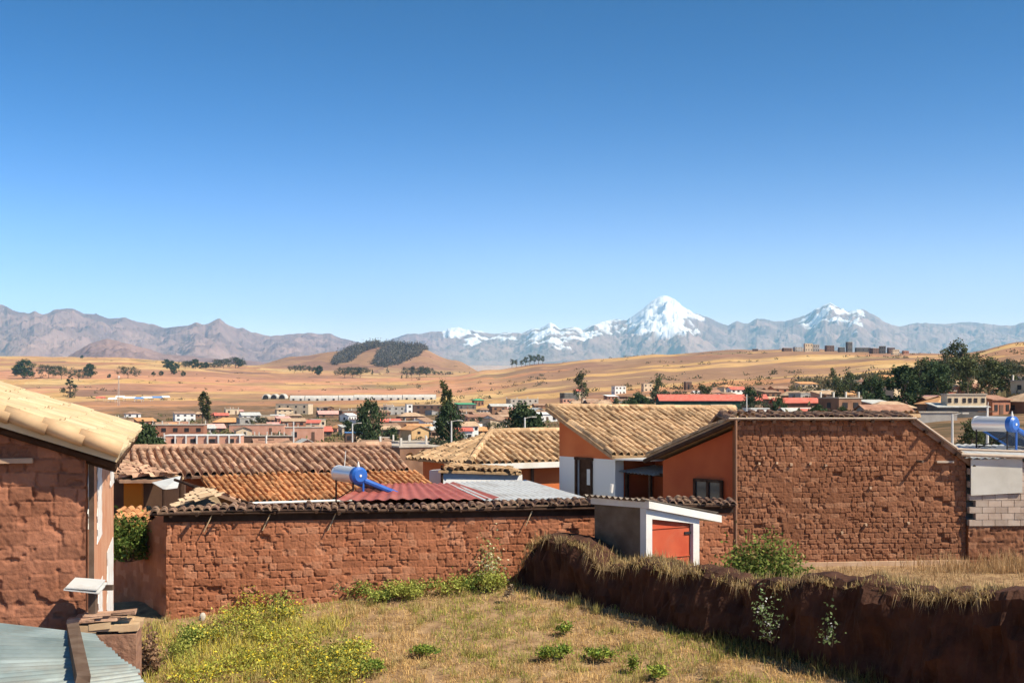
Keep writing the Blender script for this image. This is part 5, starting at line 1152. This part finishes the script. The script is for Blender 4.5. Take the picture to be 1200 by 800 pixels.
lm(1190, 452, 40, 3.6, 'adobe brown', 'grey sheet', 'adobe house with patched grey sheets below the gleaming white roof', None, shape='mono')
lm(1085, 456, 24, 3.6, 'adobe brown', 'white sheet', 'small adobe shed with a white roof among the slope trees', None, shape='mono')
# the buildings on the skyline
sk = [(884,2.6,7,5,'dark brown'),(922,2.35,12,7,'dark brown'),(936,2.3,12,9,'grey'),(948,2.2,10,17,'cream'),(957,2.2,8,15,'grey'),(971,2.2,11,13,'dark brown'),(987,2.1,8,9,'charcoal'),(996,2.1,8,19,'charcoal'),(1010,2.1,18,8,'charcoal'),(1026,2.05,14,10,'dark brown'),(1035,2.05,8,14,'charcoal'),(1043,2.05,9,11,'dark brown'),(1050,1.9,9,9,'cream'),(1062,2.0,8,6,'red brick')]
ski = ['lone small dark house on the bare golden crest','low dark house first in the skyline row','grey two storey house in the skyline row','tall cream apartment block on the skyline','tall grey apartment block beside the cream one on the skyline','dark brown house between the grey block and the thin tower on the skyline','low charcoal shed close to the thin dark tower','thin dark tower block highest on the skyline','long low charcoal building behind the thin dark tower','dark brown skyline house beside a stepped roof','stepped charcoal block on the skyline','brown block near the end of the skyline row','small pale yellow house below the end of the skyline row','tiny red brick house last on the crest before the trees']
for (px, Dk, wpx, H, wc), lb in zip(sk, ski):
    lm(px+(px % 3)-1, 0, wpx*.95, H*.88, wc, 'flat concrete', lb, None, D=Dk*1000, floors=2 if H > 8 else 1, wins=3, rot=random.uniform(-.3, .5), name='hill_building', cat='building', group='buildings on the skyline', door=False)
LAND += [('the dark round tree', 433, 300), ('the twin thin trees', 520, 330), ('the grey green tree', 612, 250), ('the eucalyptus cluster', 1010, 420)]
# the rest of the crowded town: placed in the ground, rows turned like the streets
rt_ = random.Random(11)
wkeys = ['adobe brown']*8+['red brick']*4+['cream']*4+['white']*3+['salmon']*3+['grey']*2+['ochre']*2+['dark brown']*3
rkeys = ['brown tile']*9+['pale tile']*4+['orange tile']*3+['rusty sheet']*3+['grey sheet']*2+['red sheet']*1+['flat concrete']*6+['white sheet']*1+['pink sheet']*1
sizes = ['small', 'low', 'narrow', 'plain', 'long', 'squat', 'tall']
def mk_label(px, D, wc, rc, shape, L, H, floors, wins):
    size = 'long' if L > 11.5 else 'tall' if floors > 1 else 'small' if L < 8.5 else 'low'
    kind = {'gable': 'gabled', 'hip': 'hipped', 'mono': 'lean roofed', 'flat': 'flat topped'}[shape]
    roof = 'concrete slab roof' if rc == 'flat concrete' else rc+' roof'
    ls = sorted(LAND, key=lambda l: abs(l[1]-px)/30+abs(math.log(l[2]/D))*3)
    def rel(l):
        if abs(l[1]-px) < 22: return ('behind ' if D > l[2] else 'in front of ')+l[0]
        return 'beside '+l[0] if abs(math.log(l[2]/D)) < .22 else ('beyond ' if D > l[2] else 'this side of ')+l[0]
    base = f'{size} {wc} {kind} house, {roof}'
    for cand in [f'{base}, {rel(l)}' for l in ls[:3]]+[f'{size} {wc} {kind} house, {roof}, between {ls[0][0]} and {ls[1][0]}', f'{size} {wc} house with {wins} openings, {roof}, {rel(ls[0])}']:
        cand = cand.replace('house, concrete', 'house, concrete')
        if cand not in USED and len(cand.replace(',', '').split()) <= 16: USED.add(cand); return cand, None
    return ' '.join(f'{size} {wc} {kind} house, {roof}, {rel(ls[0])}'.split()[:16]), 'look alike town houses'
n_ = 0
for it in range(9000):
    if n_ >= 266: break
    px = rt_.uniform(125, 1215) if rt_.random() < .86 else rt_.uniform(640, 1215)
    lo, hi = np.interp(px, [120, 620, 700, 860, 960, 1080, 1200], [120, 105, 200, 230, 210, 230, 230]), np.interp(px, [120, 300, 450, 575, 640, 700, 860, 960, 1200], [780, 900, 950, 830, 800, 830, 740, 640, 600])
    D = math.exp(math.log(lo)+(math.log(hi)-math.log(lo))*rt_.random()**.75); x = (px-600)/F*D
    L = rt_.uniform(5.5, 9.8)*(1+.15*(D > 500)); Wd = rt_.uniform(4.2, 6.5)
    if not free(x, D, L/2-.2): continue
    occ = np.interp(px, [125, 160, 410, 412, 480, 482, 575, 655, 850, 1065, 1135, 1215], [505, 523, 523, 552, 552, 528, 506, 480, 487, 488, 520, 520])
    if HZ-(float(ground(x, D))+2.9)/D*F > occ-(1.5 if px < 560 else 5): continue
    if 1060 < px < 1135 and D < 190: continue
    if 420 < px < 490 and D < 110: continue
    shape = rt_.choices(['gable', 'mono', 'hip', 'flat'], [5.5, 3.5, 1.5, 1.6])[0]; wc = rt_.choice(wkeys); rc = 'flat concrete' if shape == 'flat' else rt_.choice([r for r in rkeys if r != 'flat concrete'])
    if shape == 'hip' and 'sheet' in rc: rc = 'pale tile'
    floors = 2 if rt_.random() < (.35 if shape == 'flat' else .14) else 1; H = rt_.uniform(2.9, 3.7) if floors == 1 else rt_.uniform(4.8, 5.8); wins = rt_.choice([2, 3, 3, 4])
    lb, grp = mk_label(px, D, wc, rc, shape, L, H, floors, wins)
    house(x, D, L, Wd, H, R27+rt_.gauss(0, .10)+(math.pi/2 if rt_.random() < .25 else 0), wc, rc, lb, shape, floors, wins, stubs=rt_.choice([0, 0, 3, 4]) if shape == 'flat' else 0, group=grp or 'houses of the town', rs=rt_); n_ += 1

# greenhouses, market stalls, posts, mast
def tunnel(px, row, wpx, H, c, label, group, rot=0., dark=False):
    x, y, z = ground_hit(px, row); L = wpx*y/F; t = thing('greenhouse', (x, y, z-.3), label, 'greenhouse', group, rz=rot); n = 10; Wd = 9.; V = []
    poly = [(-L/2, -Wd/2*math.cos(math.pi*i/n), (H+.3)*math.sin(math.pi*i/n)**.7 if i not in (0, n) else 0) for i in range(n+1)]
    MB().prism(poly, (L, 0, 0)).build('cover', mat('greenhouse_film', (.54,.52,.47), (.64,.61,.55), scale=.2), t, org=(0, 0, 0))
    m = MB(); 
    for e_ in (-L/2-.05, L/2+.05, -L/6, L/6): m.prism([(e_, p[1]*1.01, p[2]*1.01) for p in poly], (.1, 0, 0))
    m.build('hoop_frame', mat('greenhouse_hoop', (.35,.36,.36)), t, org=(0, 0, 0))
    for s__ in (-1, 1): MB().box((s__*L/4, -Wd/2-.02, 1.2), (2.0, .3, 1.8)).build('doorway', PANE, t, org=(0, 0, 0))
    return t
for i in range(9): tunnel(349+i*19, 469.3-.15*i, 19.4 if i % 3 else 17, 5.2, None, 'white plastic greenhouse in the long row at the edge of the plain', 'white greenhouses in a row')
for i, px in enumerate((313, 322.5, 332)):
    x, y, z = ground_hit(px, 467.5); t = thing('greenhouse', (x, y, z-.3), 'dark fronted arched greenhouse beside the end of the white row', 'greenhouse', 'dark fronted greenhouses', rz=math.pi/2); R_ = 4.2
    poly = [(-9, -R_*math.cos(math.pi*k/10), 5.6*math.sin(math.pi*k/10)) for k in range(11)]
    MB().prism(poly, (18, 0, 0)).build('cover', mat('greenhouse_film', (.7,)*3), t, org=(0, 0, 0)); MB().prism([(-9.1, p[1]*.8, p[2]*.85) for p in poly], (-.1, 0, 0)).build('dark_front', PANE, t, org=(0, 0, 0))
mk = [(118, 470, 10, 'red sheet', 'red'), (132, 471.5, 9, 'white sheet', 'white'), (141, 469, 10, 'white sheet', 'tall white'), (152, 470, 14, 'white sheet', 'long white'), (163, 471, 9, 'blue sheet', 'pale blue'), (172, 470.5, 12, 'white sheet', 'low white'), (183, 469.5, 13, 'blue sheet', 'blue'), (194, 469, 9, 'white sheet', 'last small white')]
for i, (px, row, wpx, rc, wd_) in enumerate(mk):
    x, y, z = ground_hit(px, row); L = wpx*y/F; t = thing('market_tent', (x, y, z-.2), f'{wd_} roofed market tent on the plain beyond the yellow roofed house', 'tent', 'market tents on the plain'); 
    MB().prism([(-L/2, -4, 3.2), (-L/2, 0, 5.0), (-L/2, 4, 3.2)], (L, 0, 0)).build('canopy', rm(rc), t, org=(0, 0, 0)); m = MB()
    for a_ in (-1, 1):
        for b_ in (-1, 1): MB().box((a_*L*.45, b_*3.5, 1.6), (.25, .25, 3.2)).build('post', FRAMEC, t, org=(0, 0, 0))
def pole(px, top, base_row, label, D=None, name='street_lamp', arm=True):
    if D: x, y = (px-600)/F*D, D; z = float(ground(x, y))
    else: x, y, z = ground_hit(px, base_row)
    H = -(top-HZ)/F*y-z; t = thing(name, (x, y, z), label, 'pole'); MB().tube((0, 0, -.3), (0, 0, H), .13, .09, n=8).build('post', WHITE, t, org=(0, 0, 0))
    if arm: MB().tube((0, 0, H-.1), (.9, -.2, H+.1), .05).build('arm', FRAMEC, t, org=(0, 0, 0)); MB().box((1.1, -.25, H+.08), (.6, .25, .14)).build('lamp_head', FRAMEC, t, org=(0, 0, 0))
    else: MB().box((0, 0, H-.4), (1.5, .1, .1)).build('crossarm', WOOD, t, org=(0, 0, 0))
pole(529, 493, 520, 'white street lamp beside the small red roofed white house', D=170)
pole(413, 496, 520, 'white street lamp in front of the small bright white building', D=190)
pole(344, 494, 520, 'pale utility pole in front of the faded red roof', D=180, name='utility_pole', arm=False)
pole(312, 510, 530, 'thin utility pole standing before the charcoal compound wall', D=120, name='utility_pole', arm=False)
pole(615, 489, 500, 'street lamp in front of the grey green tree', D=150)
pole(1116, 485, 515, 'pale lamp post on the bare golden slope above the barn', D=118)
pole(875, 462, 485, 'concrete utility pole beside the rough brick house', D=230, name='utility_pole', arm=False)
pole(1157, 476, 520, 'thin utility pole behind the right hand heater tank'.replace('right hand ', 'second blue '), D=100, name='utility_pole', arm=False)
x, y, z = ground_hit(139, 476); t = thing('radio_mast', (x, y, z), 'thin lattice radio mast on the plain behind the yellow tiled roof', 'mast'); m = MB(); H = -(441-HZ)/F*y-z
for k in range(3):
    a_ = 2*math.pi*k/3; m.tube((1.0*math.cos(a_), 1.0*math.sin(a_), -.3), (.3*math.cos(a_), .3*math.sin(a_), H), .12)
for k in range(12):
    h1, h2 = H*k/12, H*(k+1)/12; s1, s2 = 1-.7*k/12, 1-.7*(k+1)/12; a1, a2 = 2*math.pi*(k % 3)/3, 2*math.pi*((k+1) % 3)/3; m.tube((s1*math.cos(a1), s1*math.sin(a1), h1), (s2*math.cos(a2), s2*math.sin(a2), h2), .08)
m.build('lattice', FRAMEC, t, org=(0, 0, 0)); MB().tube((0, 0, H-1.2), (0, 0, H+.6), .9, n=8).build('antenna', WHITE, t, org=(0, 0, 0))
# a billboard on the slope
x, y, _h = by_top(714, 473, 5, 14, 5); t = thing('billboard', (x, y, float(ground(x, y))), 'small white billboard with blue writing above the golden roof ridge', 'sign')
MB().box((0, 0, 3.7), (4.6, .15, 2.4)).build('panel', WHITE, t, org=(0, 0, 0)); MB().box((-1.8, .05, 1.2), (.2, .2, 2.6)).build('post', FRAMEC, t, org=(0, 0, 0)); MB().box((1.8, .05, 1.2), (.2, .2, 2.6)).build('post', FRAMEC, t, org=(0, 0, 0))
m = MB(); 
for i, w__ in enumerate((.5, .35, .6, .3, .5)): m.box((-1.4+i*.68, -.09, 3.9), (w__*.8, .03, .7), r=.5)
m.build('writing', BLUE, t, org=(0, 0, 0))

# ---------------------------------------------------------------- trees
TRUNK = mat('bark', (.16,.11,.07), (.25,.18,.12), scale=4)
TLEAF = leaf_mat('tree_leaf', trans=.12)
def tree_mesh(kind, seed):
    """unit-height tree: crown leaf cloud, tapered trunk with limbs"""
    r_ = np.random.default_rng(seed); k = {'euc': 16, 'round': 26, 'wide': 34, 'thin': 14, 'pine': 18}[kind]; C = []
    for i in range(k):
        f = (i+.5)/k; a = r_.uniform(0, 2*np.pi)
        if kind == 'euc': z = .38+.57*f; rr = .19*math.sin(min(1, (1-f)*1.5+.2)*1.5)*r_.uniform(.4, 1.1); s = r_.uniform(.06, .10)
        elif kind == 'thin': z = .22+.73*f; rr = .035*r_.uniform(.2, 1.3); s = r_.uniform(.045, .065)
        elif kind == 'round': z = .16+.72*f; rr = .36*math.sqrt(max(0.02, 1-((f-.42)/.62)**2))*r_.uniform(.35, 1); s = r_.uniform(.09, .13)
        elif kind == 'pine': z = .15+.8*f; rr = .24*(1-f)**.8*r_.uniform(.5, 1)+.01; s = .085*(1.15-f)
        else: z = .35+.5*r_.random(); rr = .75*math.sqrt(r_.random())*math.sqrt(max(.05, 1-((z-.5)/.5)**2)); s = r_.uniform(.10, .16)
        C.append((rr*math.cos(a), rr*math.sin(a), z, s))
    C = np.array(C); per = {'euc': 70, 'thin': 60, 'round': 150, 'wide': 55, 'pine': 60}[kind]; n = per*k; i = np.repeat(np.arange(k), per)
    d = r_.normal(0, 1, (n, 3)); d /= np.linalg.norm(d, axis=1)[:, None]; pts = C[i, :3]+d*C[i, 3:4]*r_.uniform(.3, 1.25, (n, 1))
    cA, cB = {'euc': ((.055,.075,.03), (.14,.15,.065)), 'thin': ((.05,.06,.02), (.12,.12,.04)), 'round': ((.035,.06,.025), (.085,.12,.05)), 'wide': ((.045,.055,.03), (.10,.11,.06)), 'pine': ((.03,.05,.025), (.07,.09,.04))}[kind]
    cols = mixcol(n, cA, cB, seed)*(.7+.6*r_.random((k, 1))[i])
    o = leaf_quads('crown_source', pts, r_.uniform(.018, .04, n)*{'wide': 1.3, 'round': 1.15}.get(kind, 1), cols, seed=seed, mat_=TLEAF); cm = o.data; bpy.data.objects.remove(o)
    m = MB(); top = .8 if kind != 'wide' else .5; m.tube((0, 0, -.03), (.01, 0, top*.5), .022, .015, n=7, cap=False); m.tube((.01, 0, top*.5), (-.01, .01, top), .015, .004, n=7, cap=False)
    for j in range(0, k, 2): m.tube((0, 0, C[j, 2]*.62), tuple(C[j, :3]), .007, .002, n=5, cap=False)
    o = m.build('trunk_source', TRUNK, org=(0, 0, 0)); tm = o.data; bpy.data.objects.remove(o); return cm, tm
TM = {k: [tree_mesh(k, 100+i*7+sum(map(ord, k))) for i in range(3)] for k in ('euc', 'round', 'wide', 'thin', 'pine')}
tr_ = random.Random(3)
TN = {'euc': ('eucalyptus_tree', 'eucalyptus'), 'round': ('leafy_tree', 'tree'), 'wide': ('spreading_tree', 'tree'), 'thin': ('slender_tree', 'tree'), 'pine': ('conifer_tree', 'conifer')}
def tree_at(x, y, H, kind, label, group=None, z=None, sx=1.):
    z = float(ground(x, y)) if z is None else z; cm, tm = tr_.choice(TM[kind]); t = thing(TN[kind][0], (x, y, z-.2), label, 'tree', group, rz=tr_.uniform(0, 6.28)); t.scale = (H*sx, H*sx, H)
    for nm, me in (('crown', cm), ('trunk', tm)):
        o = bpy.data.objects.new(nm, me); scene.collection.objects.link(o); o.parent = t
    return t
def tree(px, base, hpx, kind, label, group=None, sx=1., D=None):
    if D is None: x, y, z = ground_hit(px, base)
    else: x, y = (px-600)/F*D, D; z = float(ground(x, y)); hpx = base-hpx if False else hpx
    return tree_at(x, y, hpx*y/F, kind, label, group, sx=sx)
def tree_top(px, top, D, kind, label, group=None, sx=1.):
    x = (px-600)/F*D; z = float(ground(x, D)); H = (HZ-top)/F*D-z; return tree_at(x, D, max(H, 2), kind, label, group, sx=sx)
tree_top(433, 463, 300, 'round', 'big dark round tree standing alone in the middle of the town', sx=.62)
tree_top(519, 443, 330, 'thin', 'tallest slender tree in the middle of the town', sx=.75); tree_top(527, 453, 325, 'thin', 'shorter slender tree next to the tallest slender one', sx=.7)
tree_top(529, 466, 300, 'round', 'loose leafy tree at the foot of the two slender trees', sx=.75)
tree_top(612, 467, 230, 'round', 'broad grey green tree behind the hipped golden roof', sx=1.0)
tree_top(238, 457, 620, 'thin', 'slender tree above the roofs near the broad red brick building', sx=1.6); tree_top(243, 462, 600, 'thin', 'second slender tree leaning near the first by the red brick building', sx=1.5)
tree_top(166, 488, 150, 'round', 'dark leafy tree pressed behind the yellow tiled roof edge', sx=.8); tree_top(178, 505, 150, 'round', 'low dark green tree beside the bare white pillars', sx=.9)
tree(82, 466, 27, 'pine', 'dark bushy tree rising right above the yellow tiled roof', sx=1.7)
for px, b, h, k, sx in [(29,444,24,'round',1.3),(57,444,17,'wide',1.2),(72,445,17,'wide',1.2),(92,446,15,'wide',1.1),(106,443,18,'round',1.2),(150,443,15,'wide',1.3),(20,441,14,'round',1.2)]:
    tree(px, b, h, k, 'dark bushy tree in the clumps on the far field beyond the yellow roof', 'dark trees on the far field', sx=sx)
for px in (195, 200, 206, 217, 222, 229, 236, 241, 251, 258, 262, 276, 279): tree(px, 431+(px % 3), 7+(px % 5)*1.3+(5 if px == 276 else 0)+(4 if px in (195, 200) else 0), tr_.choice(['wide', 'round']), 'small dark tree in the line along the far field crest', 'trees along the far crest', sx=1.3)
for px, b, h in [(96,420,4),(203,439,9),(180,440,5),(215,441,6),(128,443,5),(189,441,6)]: tree(px, b, h, 'round', 'tiny dark tree alone on the far pale field', 'tiny lone trees on the fields', sx=1.3)
for px, b, h, k in [(345,437,9,'wide'),(355,437,10,'wide'),(366,438,9,'wide'),(374,440,12,'round'),(404,443,14,'wide'),(413,443,14,'wide'),(422,443,13,'wide'),(436,440,8,'pine'),(454,438,8,'pine'),(482,443,14,'wide'),(492,443,15,'wide'),(500,442,12,'wide'),(471,444,6,'pine'),(477,444,7,'pine'),(517,441,6,'wide'),(527,440,5,'wide')]:
    tree(px, b, h, k, 'dark bushy tree at the foot of the wooded hill', 'trees at the foot of the wooded hill', sx=1.2)
for i, px in enumerate((600, 605, 611, 616, 621, 626, 631, 636)): tree(px, 431-.12*(px-600), (10, 9, 8, 11, 13, 11, 12, 10)[i], 'euc', 'dark pine like tree in the short row on the golden hill crest', 'row of trees on the golden crest', sx=1.4)
for i, (px, top, D, k, sx) in enumerate([(682,434,640,'euc',.9),(772,441,560,'euc',1.1),(823,449,470,'euc',1.1),(831,452,470,'euc',1.0),(744,457,420,'round',1.0),(738,466,400,'round',.9),(722,465,400,'euc',.8),(756,462,450,'round',1.),(788,455,470,'wide',1.),(796,456,480,'wide',1.),(780,455,480,'wide',1.),(881,450,420,'round',.9),(912,462,300,'round',.8),(1002,490,130,'round',.8),(1022,478,180,'round',.8)]):
    tree_top(px, top, D, k, ['tall thin tree alone on the slope above the charcoal block','rounded tree on the slope near the pale yellow cube','tall eucalyptus behind the end of the red hall','second eucalyptus behind the end of the red hall','dark leafy tree crowding the hall gable','lower dark leafy tree in front of the hall gable','thin dark tree in front of the square white house','bushy dark tree touching the red hall','low spreading tree above the red hall roof','wider spreading tree above the red hall roof','first low spreading tree above the red hall','dark green tree beside the cream house with deep brown roof','small tree close to the rough brick house','clipped green tree just above the barn roof','round green tree below the square sand cube house'][i], sx=sx)
lab = 'tall dark eucalyptus in the wooded slope above the barn'
for i in range(52):
    px = tr_.uniform(965, 1215); D = tr_.uniform(260, 640); top = np.interp(px, [965, 1000, 1040, 1080, 1115, 1125, 1145, 1200, 1215], [436, 432, 428, 418, 416, 408, 418, 424, 422])+tr_.uniform(-3, 16)
    tree_top(px, top, D, tr_.choice(['euc', 'euc', 'round', 'euc', 'wide']), lab, 'trees of the wooded slope', sx=tr_.uniform(.9, 1.3))
for i, (px, top, sx) in enumerate([(1121, 398, 1.0), (1127, 402, 1.), (1107, 407, .9), (1143, 412, .9), (976, 430, .8)]): tree_top(px, top, 520, 'euc', ['tallest pointed tree standing out against the mountains','pointed tree beside the tallest one','shorter pointed tree standing apart on the skyline','dark tree after the tallest pair on the skyline','narrow dark tree at the near end of the wooded slope'][i], sx=sx)
for i in range(12):
    px = tr_.choice([tr_.uniform(1138, 1200), tr_.uniform(1138, 1160)]); tree_top(px, tr_.uniform(484, 515), tr_.uniform(75, 130), tr_.choice(['round', 'wide', 'euc']), 'dark leafy tree behind the second blue capped heater', 'trees behind the second heater', sx=1.0)
for i in range(42):
    px = tr_.uniform(150, 1000); D = tr_.uniform(180, 620); x = (px-600)/F*D
    if D > np.interp(px, [150, 450, 700, 1000], [620, 620, 480, 350]) or not free(x, D, 2): continue
    tree_at(x, D, tr_.uniform(3.5, 6.5), tr_.choice(['round', 'wide', 'euc']), 'small garden tree between the crowded roofs of the town', 'garden trees in the town', sx=1.1)

# woods on the middle hill, scrub along the field edges: nobody could count them
def scatter(name, X, Y, size, cA, cB, label, seed, per=10, hs=1.):
    per *= 3; r_ = np.random.default_rng(seed); n = len(X); Z = ground(X, Y); i = np.repeat(np.arange(n), per); s = np.broadcast_to(size, n)[i][:, None]
    d = r_.normal(0, .45, (n*per, 3)); d[:, 2] = np.abs(d[:, 2])*1.5*hs; pts = np.stack([X, Y, Z], -1)[i]+d*s
    c = mixcol(n*per, cA, cB, seed); o = leaf_quads(name, pts, s[:, 0]*r_.uniform(.15, .36, n*per), c, seed=seed, mat_=TLEAF); tag(o, label, name.split('_')[-1], kind='stuff'); return o
from math import log
n = 60000; px = rng.uniform(380, 512, n); D = rng.uniform(3400, 4520, n); X = (px-600)/F*D; row = HZ-ground(X, D)/D*F
xs_ = px+(fbm(px/9, row/5, 3, 2)-.5)*14
A_ = in_poly(xs_, row, [(452,405),(476,403),(500,407),(497,413),(476,424),(452,431),(440,427),(446,413)]); B_ = in_poly(xs_, row, [(388,426),(400,416),(420,406),(444,402),(446,406),(425,414),(408,424),(392,428)])
k = np.where(A_ | B_)[0][:2600]; scatter('hill_woods', X[k], D[k], rng.uniform(7, 13, len(k)), (.11,.095,.075), (.17,.145,.11), 'dark woods covering the top of the middle hill', 21, per=8)  # leaf tones lightened and greyed, putting distance haze into their colour
n = 26000; px = rng.uniform(-40, 1260, n); D = np.exp(rng.uniform(log(700), log(4300), n)); X = (px-600)/F*D
f1 = np.abs(fbm(X/170, D/330, 3, 3)-.5); k = (f1 < .006) & (D > np.interp(px, [0, 450, 700, 1200], [900, 1200, 650, 450]))
scatter('field_scrub', X[k], D[k], rng.uniform(1.5, 5, k.sum()), (.08,.08,.035), (.16,.13,.06), 'dark scrub lining the edges of the far fields', 22, per=7, hs=.5)
n = 3600; px = rng.uniform(130, 960, n); D = np.exp(rng.uniform(log(150), log(850), n)); X = (px-600)/F*D; k = (D < np.interp(px, [120, 300, 450, 575, 640, 700, 860, 960], [780, 900, 950, 830, 760, 700, 560, 430])) & (fbm(X/30, D/40, 3, 2) > .5)
scatter('yard_greenery', X[k], D[k], rng.uniform(.8, 2.4, k.sum()), (.07,.09,.03), (.20,.19,.07), 'low weeds and garden greenery between the houses of the town', 24, per=8, hs=.5)
n = 9000; px = rng.uniform(930, 1230, n); D = rng.uniform(260, 900, n); X = (px-600)/F*D; k = fbm(X/40, D/60, 3, 8) > .53
scatter('slope_scrub', X[k], D[k], rng.uniform(1.5, 4, k.sum()), (.11,.10,.045), (.24,.18,.09), 'dark undergrowth between the trees of the slope', 23, per=8, hs=.6)
